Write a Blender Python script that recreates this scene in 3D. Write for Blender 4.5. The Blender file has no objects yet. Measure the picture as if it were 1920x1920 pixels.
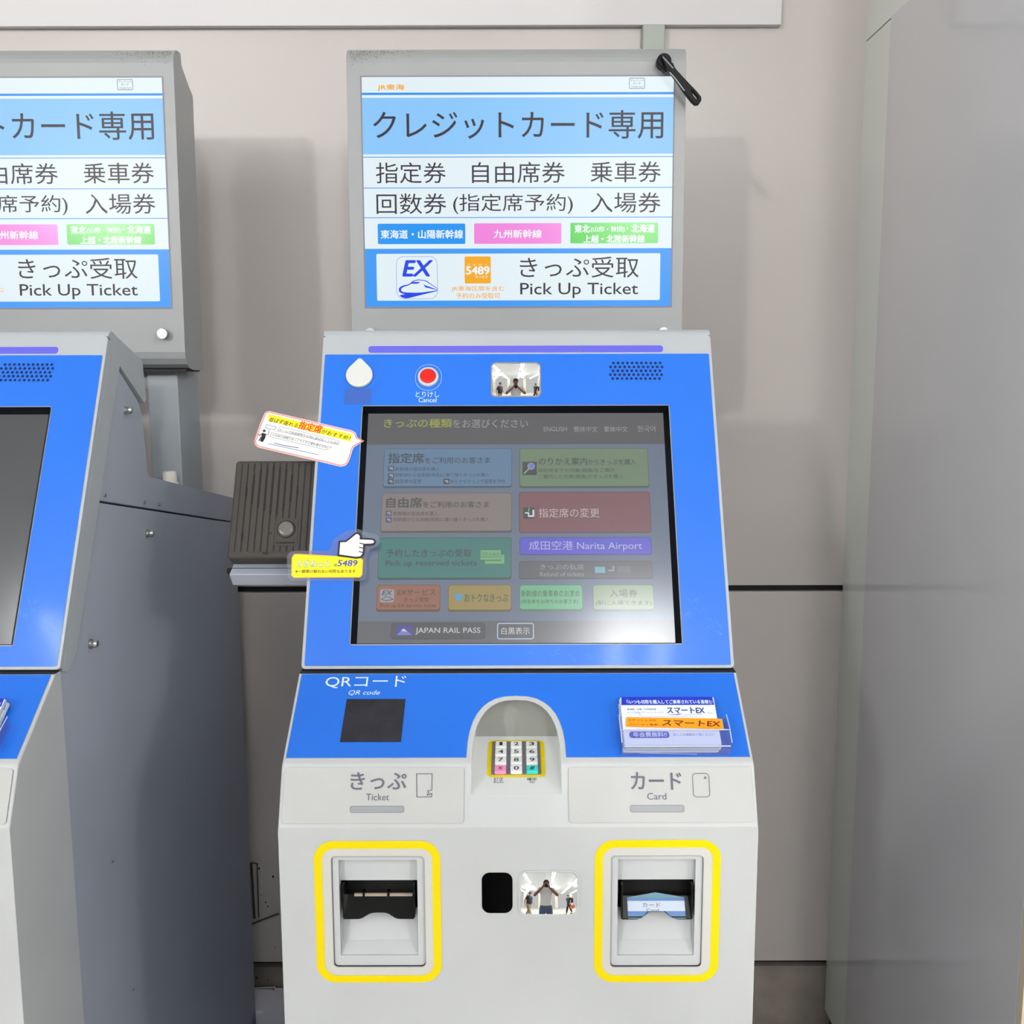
import bpy, bmesh, math, random
from mathutils import Vector, Matrix
from mathutils.geometry import tessellate_polygon
random.seed(7)
SC = bpy.context.scene
COL = SC.collection
# ---------------------------------------------------------------- camera
EYE = 1.45                      # lens height above the floor
PITCH = math.radians(8.1)
FPX, CX0, CY0 = 1925.0, 970.0, 960.0
ROLL = 0.0025
fwd = Vector((0, math.cos(PITCH), -math.sin(PITCH)))
rt0 = Vector((1, 0, 0)); up0 = rt0.cross(fwd)
rt = (rt0 * math.cos(ROLL) - up0 * math.sin(ROLL)).normalized()
up = rt.cross(fwd)
CAMP = Vector((0, 0, EYE))
cd = bpy.data.cameras.new('camera'); cam = bpy.data.objects.new('camera', cd); COL.objects.link(cam)
cam.matrix_world = Matrix(((rt.x, up.x, -fwd.x, 0), (rt.y, up.y, -fwd.y, 0), (rt.z, up.z, -fwd.z, EYE), (0, 0, 0, 1)))
cd.sensor_width = 36; cd.lens = 36 * FPX / 1920; cd.shift_x = -(CX0 - 960) / 1920; cd.clip_start = 0.002
SC.camera = cam
# ---------------------------------------------------------------- world, view
w = bpy.data.worlds.new('hall_air'); SC.world = w; w.use_nodes = True
w.node_tree.nodes['Background'].inputs[0].default_value = (0.97, 0.985, 1.0, 1)
w.node_tree.nodes['Background'].inputs[1].default_value = 0.6
SC.view_settings.view_transform = 'Standard'; SC.view_settings.look = 'None'
SC.view_settings.exposure = 0.0; SC.view_settings.gamma = 1.0; SC.view_settings.use_curve_mapping = False
LAMP = 30.0                     # radiance of the hall's tube lamps
LAMP_Z = 3.3
LAMP_ROWS = (-4.6, -1.86, 0.52, 3.1, 5.7)
for nm_, p_, q_, e_, s_ in (('hall_lamp_left', (-3.3, -5.6, 3.15), (0.3, 1.8, 1.2), 98, .32), ('hall_fill_middle', (1.05, -5.6, 3.15), (0.3, 1.8, 1.0), 72, .5), ('hall_lamp_right', (3.6, -3.6, 3.15), (-.4, 1.6, 1.0), 52, .4)):  # the middle one is an added fill light for the back wall
    ld = bpy.data.lights.new(nm_, 'AREA'); ld.shape = 'DISK'; ld.size = s_; ld.energy = e_; ld.color = (1, .985, .96)
    lo = bpy.data.objects.new(nm_, ld); COL.objects.link(lo); lo.location = p_
    lo.rotation_euler = (Vector(q_) - Vector(p_)).to_track_quat('-Z', 'Y').to_euler()

# ---------------------------------------------------------------- materials
def lin(c):
    c = c / 255.0
    return c / 12.92 if c <= 0.04045 else ((c + 0.055) / 1.055) ** 2.4
def rgb(c): return (lin(c[0]), lin(c[1]), lin(c[2]), 1)
MATS = {}
def mat(name, col=(200, 200, 200), rough=0.5, metal=0.0, emit=None, estr=1.0, spec=0.5, coat=0.0, noise=0.0, nscale=30, bump=0.0, bscale=400, alpha=1.0):
    if name in MATS: return MATS[name]
    m = bpy.data.materials.new(name); m.use_nodes = True; MATS[name] = m
    nt = m.node_tree; b = nt.nodes['Principled BSDF']
    b.inputs['Base Color'].default_value = rgb(col); b.inputs['Roughness'].default_value = rough
    b.inputs['Metallic'].default_value = metal; b.inputs['Specular IOR Level'].default_value = spec
    b.inputs['Coat Weight'].default_value = coat; b.inputs['Coat Roughness'].default_value = 0.08
    if alpha < 1: b.inputs['Alpha'].default_value = alpha
    if emit:
        b.inputs['Emission Color'].default_value = rgb(emit); b.inputs['Emission Strength'].default_value = estr
    if noise > 0:
        tc = nt.nodes.new('ShaderNodeTexCoord')
        n = nt.nodes.new('ShaderNodeTexNoise'); n.inputs['Scale'].default_value = nscale; n.inputs['Detail'].default_value = 6
        r = nt.nodes.new('ShaderNodeValToRGB')
        c = rgb(col); k = noise
        r.color_ramp.elements[0].position = 0.3; r.color_ramp.elements[1].position = 0.7
        r.color_ramp.elements[0].color = tuple(x * (1 - k) for x in c[:3]) + (1,)
        r.color_ramp.elements[1].color = tuple(min(1, x * (1 + k * .5)) for x in c[:3]) + (1,)
        nt.links.new(tc.outputs['Object'], n.inputs['Vector']); nt.links.new(n.outputs['Fac'], r.inputs[0])
        nt.links.new(r.outputs[0], b.inputs['Base Color'])
    if bump > 0:
        tc = nt.nodes.new('ShaderNodeTexCoord')
        n = nt.nodes.new('ShaderNodeTexNoise'); n.inputs['Scale'].default_value = bscale
        bp = nt.nodes.new('ShaderNodeBump'); bp.inputs['Strength'].default_value = bump; bp.inputs['Distance'].default_value = 0.001
        nt.links.new(tc.outputs['Object'], n.inputs['Vector']); nt.links.new(n.outputs['Fac'], bp.inputs['Height']); nt.links.new(bp.outputs[0], b.inputs['Normal'])
    return m
def clear_mat(name, tint=(225, 230, 245), gloss=0.12, rough=0.05, body=0.0):
    m = bpy.data.materials.new(name); m.use_nodes = True; MATS[name] = m
    nt = m.node_tree; nt.nodes.clear()
    o = nt.nodes.new('ShaderNodeOutputMaterial'); t = nt.nodes.new('ShaderNodeBsdfTransparent'); g = nt.nodes.new('ShaderNodeBsdfGlossy')
    d = nt.nodes.new('ShaderNodeBsdfDiffuse'); d.inputs[0].default_value = rgb(tint)
    t.inputs[0].default_value = rgb(tint); g.inputs['Roughness'].default_value = rough
    lf = nt.nodes.new('ShaderNodeLayerWeight'); lf.inputs[0].default_value = .5; lw = nt.nodes.new('ShaderNodeMath'); lw.operation = 'POWER'; lw.inputs[1].default_value = 4.0; nt.links.new(lf.outputs['Facing'], lw.inputs[0])
    a = nt.nodes.new('ShaderNodeMath'); a.operation = 'ADD'; a.use_clamp = True; a.inputs[1].default_value = gloss + .03
    m1 = nt.nodes.new('ShaderNodeMixShader'); m2 = nt.nodes.new('ShaderNodeMixShader'); m2.inputs[0].default_value = body
    nt.links.new(lw.outputs[0], a.inputs[0]); nt.links.new(a.outputs[0], m1.inputs[0])
    nt.links.new(t.outputs[0], m1.inputs[1]); nt.links.new(g.outputs[0], m1.inputs[2])
    nt.links.new(m1.outputs[0], m2.inputs[1]); nt.links.new(d.outputs[0], m2.inputs[2]); nt.links.new(m2.outputs[0], o.inputs[0])
    return m
def glow(name, col, base=None, rough=0.28, e=0.94, spec=0.3, bs=0.03, ior=1.5):
    """backlit content of a display: gives its own light and stays glossy"""
    m = mat(name, tuple(int(x * bs) for x in col), rough, emit=col, estr=e, spec=spec); m.node_tree.nodes['Principled BSDF'].inputs['IOR'].default_value = ior; return m

M_shell = mat('off_white_paint', (193, 195, 195), 0.42, noise=0.03, nscale=14, bump=0.05, bscale=1500)
M_plate = mat('warm_white_plate', (188, 188, 186), 0.5, noise=0.03, nscale=18)
M_head = mat('light_grey_paint', (176, 181, 185), 0.4, noise=0.02, nscale=20, bump=0.04, bscale=1500)
M_side = mat('blue_grey_steel', (168, 174, 186), 0.55, noise=0.04, nscale=8, bump=0.08, bscale=900)
M_sidel = mat('grey_steel', (160, 166, 170), 0.5, noise=0.03, nscale=9)
M_blue = mat('blue_panel', (24, 110, 222), 0.32, coat=0.25, noise=0.02, nscale=20)
M_patch = mat('faded_blue_patch', (50, 92, 178), 0.5)
M_white_ink = mat('white_ink', (222, 236, 255), 0.5)
M_grey_ink = mat('grey_ink', (98, 98, 112), 0.6)
M_black = mat('black_plastic', (8, 8, 10), 0.25, spec=.25)
M_blackm = mat('black_trim', (14, 14, 16), 0.4)
M_dark = mat('dark_void', (9, 9, 10), 0.6)
M_yellow = mat('yellow_tape', (240, 212, 0), 0.6, spec=.2)
M_bar = mat('grey_slot_bar', (150, 153, 155), 0.4)
M_chrome = mat('chrome', (215, 215, 215), 0.16, metal=1)
M_mirror = mat('convex_mirror', (240, 240, 238), 0.015, metal=1)
M_screw = mat('screw_steel', (190, 190, 188), 0.3, metal=1)
M_red = mat('red_button', (235, 20, 8), 0.3)
M_slotw = mat('slot_grey_plastic', (196, 198, 199), 0.4)
M_key = mat('white_key', (240, 241, 240), 0.35)
M_keyp = mat('pink_key', (246, 150, 196), 0.35)
M_keyt = mat('turquoise_key', (60, 215, 205), 0.35)
M_keybed = mat('keypad_bed', (120, 118, 128), 0.4)
M_sign = mat('sign_grey_paint', (153, 155, 155), 0.38, noise=0.02, nscale=12)
M_qr = mat('scanner_glass', (42, 42, 50), 0.22, noise=0.35, nscale=60)
M_smoke = clear_mat('smoked_plastic', (46, 40, 40), gloss=0.0, rough=0.1, body=0.02)
M_clear = clear_mat('clear_plastic', (244, 245, 253), gloss=0.0, rough=0.06, body=0.02)
M_lam = clear_mat('clear_laminate', (236, 240, 248), gloss=0.0, rough=0.15, body=0.07)
M_card = mat('white_card', (232, 238, 246), 0.5)
M_cardedge = mat('card_edge', (196, 204, 200), 0.6)
M_navy = mat('navy_print', (24, 50, 190), 0.5)
M_orange = mat('orange_print', (255, 158, 10), 0.5)
M_maroon = mat('maroon_print', (110, 24, 20), 0.5)
M_inkblue = mat('dark_blue_print', (40, 50, 130), 0.5)
M_faint = mat('faint_print', (150, 160, 190), 0.5)
M_stkw = mat('sticker_white', (240, 240, 238), 0.45)
M_stky = mat('sticker_yellow', (255, 236, 10), 0.45)
M_stko = mat('sticker_amber', (255, 196, 60), 0.45)
M_ink = mat('black_ink', (28, 22, 30), 0.5)
M_inkred = mat('red_print', (225, 60, 20), 0.5)
M_pinkred = mat('pale_red_print', (232, 120, 110), 0.5)
M_green_ink = mat('green_print', (60, 160, 70), 0.5)
M_brown = mat('brown_grey_plastic', (60, 55, 50), 0.5, bump=0.5, bscale=1600)
M_browng = mat('brown_groove', (30, 27, 25), 0.7)
M_rubber = mat('black_rubber', (12, 12, 11), 0.4, spec=.15)
M_drop = mat('white_drop', (212, 214, 208), 0.6)

# ---------------------------------------------------------------- pixel rays and faces
def ray(px, py):
    return (fwd + rt * ((px - CX0) / FPX) - up * ((py - CY0) / FPX))
def on_x(px, py, X):                       # point of the vertical plane x = X
    d = ray(px, py); return CAMP + d * (X / d.x)
def on_y(px, py, Y):
    d = ray(px, py); return CAMP + d * (Y / d.y)
class Face:
    """a plane of constant x direction; u runs along x, v up the face, h out of it"""
    def __init__(s, p0, p1, off=0.0):      # p = (y, z): bottom then top
        s.o = Vector((0, p0[0], p0[1])); s.ex = Vector((1, 0, 0))
        s.ey = Vector((0, p1[0] - p0[0], p1[1] - p0[1])); s.L = s.ey.length; s.ey.normalize()
        s.n = s.ex.cross(s.ey)             # towards -y / up
        s.o = s.o + s.n * off
    def uv(s, px, py):
        d = ray(px, py); t = (s.o - CAMP).dot(s.n) / d.dot(s.n)
        p = CAMP + d * t - s.o
        return Vector((p.dot(s.ex), p.dot(s.ey)))
    def P(s, u, v, h=0.0): return s.o + s.ex * u + s.ey * v + s.n * h
    def box(s, x0, y0, x1, y1):            # uv bounds of a pixel box measured through its middle
        xm, ym = (x0 + x1) / 2, (y0 + y1) / 2
        return s.uv(x0, ym)[0], s.uv(xm, y1)[1], s.uv(x1, ym)[0], s.uv(xm, y0)[1]
    def shifted(s, h):
        f = Face.__new__(Face); f.o = s.o + s.n * h; f.ex, f.ey, f.n, f.L = s.ex, s.ey, s.n, s.L; return f
def rr(u0, v0, u1, v1, r, seg=5):
    r = min(r, abs(u1 - u0) / 2 - 1e-6, abs(v1 - v0) / 2 - 1e-6); out = []
    if r <= 1e-6: return [(u0, v0), (u1, v0), (u1, v1), (u0, v1)]
    for cx, cy, a in ((u1 - r, v0 + r, -90), (u1 - r, v1 - r, 0), (u0 + r, v1 - r, 90), (u0 + r, v0 + r, 180)):
        for k in range(seg + 1):
            t = math.radians(a + 90 * k / seg); out.append((cx + r * math.cos(t), cy + r * math.sin(t)))
    return out
def ell(cu, cv, ru, rv, n=28):
    return [(cu + ru * math.cos(2 * math.pi * k / n), cv + rv * math.sin(2 * math.pi * k / n)) for k in range(n)]

# ---------------------------------------------------------------- text to mesh
TXT = {}
def glyphs(s, bold=0.0, shear=0.0):
    k = (s, bold, shear)
    if k in TXT: return TXT[k]
    c = bpy.data.curves.new('t', 'FONT'); c.body = s; c.size = 1.0; c.offset = bold; c.shear = shear; c.resolution_u = 3
    o = bpy.data.objects.new('t', c); COL.objects.link(o)
    dg = bpy.context.evaluated_depsgraph_get(); dg.update()
    me = bpy.data.meshes.new_from_object(o.evaluated_get(dg))
    vs = [(v.co.x, v.co.y) for v in me.vertices]; fs = [tuple(p.vertices) for p in me.polygons]
    bpy.data.objects.remove(o); bpy.data.curves.remove(c); bpy.data.meshes.remove(me)
    TXT[k] = (vs, fs); return TXT[k]

class MB:
    """collects shapes and links them as one mesh object"""
    def __init__(s): s.v, s.f, s.mi, s.m, s.sm = [], [], [], [], []
    def _m(s, m):
        if m not in s.m: s.m.append(m)
        return s.m.index(m)
    def add(s, vs, fs, m, smooth=False):
        b = len(s.v); s.v += [Vector(p) for p in vs]; i = s._m(m)
        for f in fs: s.f.append(tuple(b + k for k in f)); s.mi.append(i); s.sm.append(smooth)
    def quad(s, a, b, c, d, m): s.add([a, b, c, d], [(0, 1, 2, 3)], m)
    def flat(s, F, pts, m, h=0.0, holes=()):
        loops = [[Vector((p[0], p[1], 0)) for p in L] for L in [pts] + list(holes)]
        tr = tessellate_polygon(loops); allp = [p for L in loops for p in L]
        fs = []
        for t in tr:
            a, b, c = (allp[i] for i in t)
            fs.append(tuple(t) if (b - a).cross(c - a).z > 0 else tuple(reversed(t)))
        s.add([F.P(p[0], p[1], h) for p in allp], fs, m)
    def slab(s, F, pts, m, h0, h1, holes=(), wall=None):
        s.flat(F, pts, m, h1, holes)
        s.flat(F, pts, m, h0, holes)
        for L in [pts] + list(holes):
            n = len(L)
            for i in range(n):
                p, q = L[i], L[(i + 1) % n]
                s.add([F.P(p[0], p[1], h0), F.P(q[0], q[1], h0), F.P(q[0], q[1], h1), F.P(p[0], p[1], h1)], [(0, 1, 2, 3)], wall or m)
    def dome(s, F, pts, m, h0, h1, inset, steps=3):
        """slab with a rounded edge"""
        cu = sum(p[0] for p in pts) / len(pts); cv = sum(p[1] for p in pts) / len(pts)
        hu = max(abs(p[0] - cu) for p in pts); hv = max(abs(p[1] - cv) for p in pts)
        rings = [[F.P(p[0], p[1], h0) for p in pts]]
        for k in range(steps + 1):
            a = math.pi / 2 * k / steps
            i = inset * (1 - math.cos(a)); hh = h1 - inset * (1 - math.sin(a))
            rings.append([F.P(cu + (p[0] - cu) * (1 - i / hu), cv + (p[1] - cv) * (1 - i / hv), hh) for p in pts])
        n = len(pts)
        for a, b in zip(rings, rings[1:]):
            for j in range(n):
                s.add([a[j], a[(j + 1) % n], b[(j + 1) % n], b[j]], [(0, 1, 2, 3)], m)
        s.add(rings[-1], [tuple(range(n))], m)
    def text(s, F, string, x0, y0, x1, y1, m, h=0.0004, bold=0.0, shear=0.0):
        u0, v0, u1, v1 = F.box(x0, y0, x1, y1)
        s.text_uv(F, string, Vector((u0, v0)), Vector((u1, v0)), v1 - v0, m, h, bold, shear)
    def text_uv(s, F, string, a, b, hh, m, h=0.0004, bold=0.0, shear=0.0):
        if bold > 0:                              # heavier strokes: overlapping copies, inset so the outline box is kept
            n_ = max(1, len(string.replace(' ', ''))); d = min(bold * 1.0 * hh, hh * .09); e_ = (b - a).normalized(); nn = Vector((-e_.y, e_.x))
            for i, (dx, dy) in enumerate(((-1, 0), (1, 0), (0, .7), (0, -.7))):
                s.text_uv(F, string, a + e_ * (d + dx * d) + nn * (d * .7 + dy * d), b + e_ * (-d + dx * d) + nn * (d * .7 + dy * d), hh - 1.4 * d, m, h + i * .000004, 0, shear)
            return
        vs, fs = glyphs(string, 0.0, shear)
        if not vs: return
        x0 = min(p[0] for p in vs); x1 = max(p[0] for p in vs); y0 = min(p[1] for p in vs); y1 = max(p[1] for p in vs)
        ex = (b - a); L = ex.length; e = ex / L; n = Vector((-e.y, e.x))
        out = []
        for p in vs:
            q = a + ex * ((p[0] - x0) / (x1 - x0)) + n * (hh * (p[1] - y0) / max(1e-6, y1 - y0)); out.append(F.P(q.x, q.y, h))
        s.add(out, fs, m)
    def text_px(s, F, string, p0, p1, hpx, m, h=0.0004, bold=0.0, shear=0.0):
        a = F.uv(*p0); b = F.uv(*p1)
        mpp = (F.uv(p0[0], p0[1] - 5) - F.uv(p0[0], p0[1] + 5)).length / 10
        s.text_uv(F, string, a, b, hpx * mpp, m, h, bold, shear)
    def rect(s, F, x0, y0, x1, y1, m, h=0.0003, r=0.0):
        s.flat(F, rr(*F.box(x0, y0, x1, y1), r), m, h)
    def ring(s, F, x0, y0, x1, y1, t, m, h=0.0003, r=0.003, tv=None):
        a = F.box(x0, y0, x1, y1); tv = tv or t
        s.flat(F, rr(*a, r), m, h, [rr(a[0] + t, a[1] + tv, a[2] - t, a[3] - tv, max(0.0001, r - t))])
    def poly_px(s, F, pts, m, h=0.0003):
        s.flat(F, [tuple(F.uv(*p)) for p in pts], m, h)
    def line_px(s, F, pts, wpx, m, h=0.0003, closed=False):
        q = [F.uv(*p) for p in pts]
        mpp = (F.uv(pts[0][0] + 5, pts[0][1]) - F.uv(pts[0][0] - 5, pts[0][1])).length / 10
        hw = wpx * mpp / 2
        if closed: q.append(q[0])
        for a, b in zip(q, q[1:]):
            e = (b - a).normalized(); n = Vector((-e.y, e.x)) * hw; x = e * hw * .5
            s.add([F.P(*(a - x - n), h), F.P(*(b + x - n), h), F.P(*(b + x + n), h), F.P(*(a - x + n), h)], [(0, 1, 2, 3)], m)
    def prism(s, prof, x0, x1, m, caps=True, smooth=False):     # profile [(y, z)] extruded along x
        n = len(prof)
        vs = [(x0, p[0], p[1]) for p in prof] + [(x1, p[0], p[1]) for p in prof]
        s.add(vs, [(i, (i + 1) % n, n + (i + 1) % n, n + i) for i in range(n)], m, smooth)
        if caps:
            tr = tessellate_polygon([[Vector((p[0], p[1], 0)) for p in prof]])
            s.add(vs, [tuple(t) for t in tr] + [tuple(n + k for k in reversed(t)) for t in tr], m)
    def box(s, a, b, m):
        x0, y0, z0 = a; x1, y1, z1 = b
        s.add([(x0, y0, z0), (x1, y0, z0), (x1, y1, z0), (x0, y1, z0), (x0, y0, z1), (x1, y0, z1), (x1, y1, z1), (x0, y1, z1)],
              [(0, 3, 2, 1), (4, 5, 6, 7), (0, 1, 5, 4), (1, 2, 6, 5), (2, 3, 7, 6), (3, 0, 4, 7)], m)
    def tube(s, pts, r, m, n=10, cap=True):
        pts = [Vector(p) for p in pts]; rings = []
        rs = r if isinstance(r, (list, tuple)) else [r] * len(pts)
        for i, p in enumerate(pts):
            t = ((pts[min(i + 1, len(pts) - 1)]) - pts[max(i - 1, 0)]).normalized()
            a = Vector((0, 0, 1)) if abs(t.z) < .9 else Vector((1, 0, 0)); e = t.cross(a).normalized(); g = t.cross(e)
            rings.append([p + (e * math.cos(2 * math.pi * k / n) + g * math.sin(2 * math.pi * k / n)) * rs[i] for k in range(n)])
        vs = [v for R in rings for v in R]; fs = []
        for i in range(len(rings) - 1):
            for k in range(n): fs.append((i * n + k, i * n + (k + 1) % n, (i + 1) * n + (k + 1) % n, (i + 1) * n + k))
        s.add(vs, fs, m, True)
        if cap: s.add(rings[0], [tuple(range(n))], m); s.add(rings[-1], [tuple(reversed(range(n)))], m)
    def build(s, name, parent=None, bevel=0.0, kind=None, weld=False):
        me = bpy.data.meshes.new(name); off = ROOTLOC(parent)
        me.from_pydata([tuple(v - off) for v in s.v], [], s.f); 
        for m in s.m: me.materials.append(m)
        me.polygons.foreach_set('material_index', s.mi); me.polygons.foreach_set('use_smooth', s.sm); me.update()
        if weld or bevel:
            bm = bmesh.new(); bm.from_mesh(me); bmesh.ops.remove_doubles(bm, verts=bm.verts, dist=1e-5)
            bmesh.ops.recalc_face_normals(bm, faces=bm.faces); bm.to_mesh(me); bm.free()
        o = bpy.data.objects.new(name, me); COL.objects.link(o)
        if parent: o.parent = parent
        if kind: o['kind'] = kind
        if bevel:
            b = o.modifiers.new('bevel', 'BEVEL'); b.width = bevel; b.segments = 3; b.limit_method = 'ANGLE'; b.angle_limit = math.radians(35); b.harden_normals = False
            me.polygons.foreach_set('use_smooth', [False] * len(me.polygons))
        return o
def ROOTLOC(p):
    v = Vector((0, 0, 0))
    while p: v += p.location; p = p.parent
    return v
def thing(name, label, cat, loc=(0, 0, 0), group=None):
    o = bpy.data.objects.new(name, None); COL.objects.link(o); o.location = loc; o.empty_display_size = .05
    o['label'] = label; o['category'] = cat
    if group: o['group'] = group
    return o
def tag(o, label, cat, group=None):
    o['label'] = label; o['category'] = cat
    if group: o['group'] = group
    return o
def structure(o): o['kind'] = 'structure'; return o
def copy_tree(o, parent=None, skip=(), names=None):
    c = o.copy(); COL.objects.link(c)
    if parent: c.parent = parent
    for ch in list(o.children):
        if ch.name.split('.')[0] in skip: continue
        copy_tree(ch, c, skip)
    return c

# ---------------------------------------------------------------- profile of the machine (y, z)
W = 0.225
PITCHX = 0.701                                  # spacing of the machines
XL = W - PITCHX                                 # right side plane of the left machine
def S(px, py):                                  # left machine's side, read as (y, z)
    p = on_x(px, py, XL); return (p.y, p.z)
HB = (1.0334, EYE - .3112); HT = (1.2186, EYE + .0456)
FH = Face(HB, HT)                               # head face
AB = (.9345, EYE - .3744); AT = (1.022, EYE - .3129)
FA = Face(AB, AT)                               # sloping blue shelf
BB = (.9095, EYE - .4277)
FB = Face(BB, AB)                               # label band
FC = Face((.905, 0.0), BB)                      # lower front
YS = 1.035                                      # seam between front shell and side sheet
Y_BACK = 1.72

# ================================================================ the setting
M_wall = mat('wall_panel', (199, 192, 187), 0.33, noise=0.03, nscale=3, spec=0.45)
M_groove = mat('groove_dark', (30, 27, 24), 0.8)
M_skirt = mat('stained_steel', (150, 141, 131), 0.4, metal=0, noise=0.4, nscale=9)
M_part = mat('partition_enamel', (222, 226, 219), 0.12, noise=0.02, nscale=3)
M_part2 = mat('partition_panel', (208, 207, 208), 0.1, noise=0.03, nscale=3)
M_beige = mat('beige_cap', (214, 198, 172), 0.5)
M_floor = mat('floor_tile', (205, 201, 192), 0.3, noise=0.1, nscale=4)
M_ceil = mat('ceiling_panel', (229, 232, 236), 0.7)
M_board = mat('board_white', (216, 213, 214), 0.45)
YW = 1.80
wall = bpy.data.objects.new('wall_back', None); COL.objects.link(wall); structure(wall); wall.location = (0, YW, 0)
z1 = on_y(1480, 1801.5, YW).z; z1b = on_y(1480, 1810, YW).z
z2 = on_y(1480, 1097.5, YW).z; z2b = on_y(1480, 1109, YW).z
b = MB(); b.box((-9, YW + .012, 0), (9, YW + .08, 4.2), M_groove); b.build('backing', wall)
for i, (za, zb) in enumerate(((z1, z2b), (z2, 4.2))):
    for k, (xa, xb) in enumerate(((-9, -5.203), (-5.2, -1.2), (-1.197, .60), (.64, 4.8), (4.803, 9))):
        b = MB(); b.box((xa, YW, za), (xb, YW + .012, zb), M_wall); b.build('wall_panel', wall, bevel=.0012)
b = MB(); b.box((-9, YW + .004, 0), (.60, YW + .012, z1b - .0), M_skirt); b.box((.64, YW + .004, 0), (9, YW + .012, z1b - .0), M_skirt)
b.box((-3.4, YW - .002, z1b - .005), (.60, YW + .004, z1b), M_skirt); b.build('skirting_plate', wall)
fl = MB(); fl.box((-9, -9, -.05), (9, YW + .08, 0), M_floor); structure(fl.build('floor'))
ce = MB(); ce.box((-7, -8, LAMP_Z + .06), (7, YW + .08, LAMP_Z + .12), M_ceil); structure(ce.build('ceiling'))

# partition at the right
XP = .582
part = bpy.data.objects.new('wall_right', None); COL.objects.link(part); structure(part); part.location = (XP, YW, 0)
zb_ = .238; yf = 1.098
zs = on_x(1626, 76, XP).z
b = MB(); b.box((XP, yf, zb_), (XP + .05, YW, zs - .0012), M_part); b.build('lower_panel', part)
b = MB(); b.box((XP, yf, zs + .0012), (XP + .05, YW, 3.3), M_part); b.build('upper_panel', part)
b = MB(); b.box((XP + .004, yf + .01, zb_), (XP + .046, YW, 3.2), M_groove)
b.box((XP + .01, yf + .04, 0), (XP + .04, YW, zb_ + .001), M_groove); b.build('core', part)
y2 = on_x(1590, 1850, XP).y
b = MB(); b.box((XP - .003, yf + .004, zb_ + .0), (XP - .0002, y2, zs), M_part2); b.build('facing_sheet', part, bevel=.001)
b = MB(); b.box((XP - .004, yf - .012, zb_), (XP + .054, yf - .0005, 3.2), M_beige); b.build('end_cap', part)
# white board high on the wall
q0 = on_y(1465, 46, 1.786); 
b = MB(); b.box((-3.3, 1.786, q0.z), (q0.x, 1.7995, q0.z + 1.1), M_board)
tag(b.build('notice_board', bevel=.001), 'long white board fixed high on the wall above both signs', 'board')
# conduit behind the right sign
qa = on_y(1208, 60, 1.76); qb = on_y(1250, 60, 1.76)
b = MB(); b.box((qa.x, 1.7785, qa.z - .6), (qb.x, 1.7985, q0.z - .0008), mat('conduit_grey', (172, 178, 168), .45))
tag(b.build('conduit', bevel=.002), 'pale grey flat conduit on the wall rising behind the right sign to the board', 'conduit')
# cable duct between the machines
b = MB(); b.box((XL - .12, 1.7225, 0), (XL + .012, 1.795, .287), mat('duct_light', (242, 242, 250), .4)); b.box((XL + .012, 1.32, 0), (-W - .012, 1.795, .287), mat('duct_light', (242, 242, 250), .4, noise=.06, nscale=12))
tag(b.build('cable_duct', bevel=.004), 'low pale metal duct box on the floor between the two machines', 'duct')
# small grey frame leaning on the wall in the gap
fr = thing('cable_bracket', 'thin grey bracket with a slanting bar on the wall between the machines', 'bracket', tuple(on_y(490, 1700, YW - .02)))
def wq(px, py): return on_y(px, py, YW - .006)
b = MB(); M_line = mat('faint_bracket', (70, 66, 62), .6); b.tube([wq(471, 1618), wq(477, 1722)], .0022, M_line, 6); b.tube([wq(471, 1617), wq(484, 1620)], .0012, M_line, 6); b.tube([wq(482, 1620), wq(485, 1720)], .0012, M_line, 6); b.build('upright', fr)
b = MB(); b.tube([wq(470, 1733), wq(523, 1713)], .0016, M_line, 6); b.build('crossbar', fr)
b = MB()
random.seed(3)
for (x, y, r) in ((486, 1628, 2.6), (512, 1643, 2.4), (490, 1678, 1.2), (498, 1692, 1.6), (502, 1700, 1.8), (516, 1776, 1.1), (481, 1833, 2.2), (503, 1838, 1.5)):
    F0 = Face((YW, 0), (YW, 1)); c = F0.uv(x, y); k = r * .0009
    b.flat(F0, [(c.x + k * random.uniform(.5, 1.2) * math.cos(t * .785), c.y + k * 1.5 * random.uniform(.5, 1.2) * math.sin(t * .785)) for t in range(8)], M_groove, .0004)
b.build('stain_spot', wall, kind='stuff')

# ================================================================ ticket machine
TM = thing('ticket_machine', 'full blue and off-white ticket machine in the middle with a lit menu screen', 'ticket machine', (0, 1.3, 0), 'ticket machines standing side by side')
lcd_o = [tuple(FH.uv(*p)) for p in ((656.5, 1207.5), (1278, 1207), (1253.5, 761.5), (681.5, 762))]
lu = (lcd_o[1][0] - lcd_o[0][0]) / 2 / 2 + (lcd_o[2][0] - lcd_o[3][0]) / 4
lc = sum(p[0] for p in lcd_o) / 4
L0, L1 = lc - lu, lc + lu; Lb = (lcd_o[0][1] + lcd_o[1][1]) / 2; Lt = (lcd_o[2][1] + lcd_o[3][1]) / 2
hole = rr(L0, Lb, L1, Lt, .002)
vt = FH.uv(968, 629)[1]; vblue = FH.uv(968, 664.5)[1]
T8 = .009
# head frame: light plate with the screen hole
b = MB(); b.slab(FH, rr(-W, 0, W, vt, .004), M_head, -T8, 0, [hole]); b.build('head_frame', TM, bevel=0)
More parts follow.
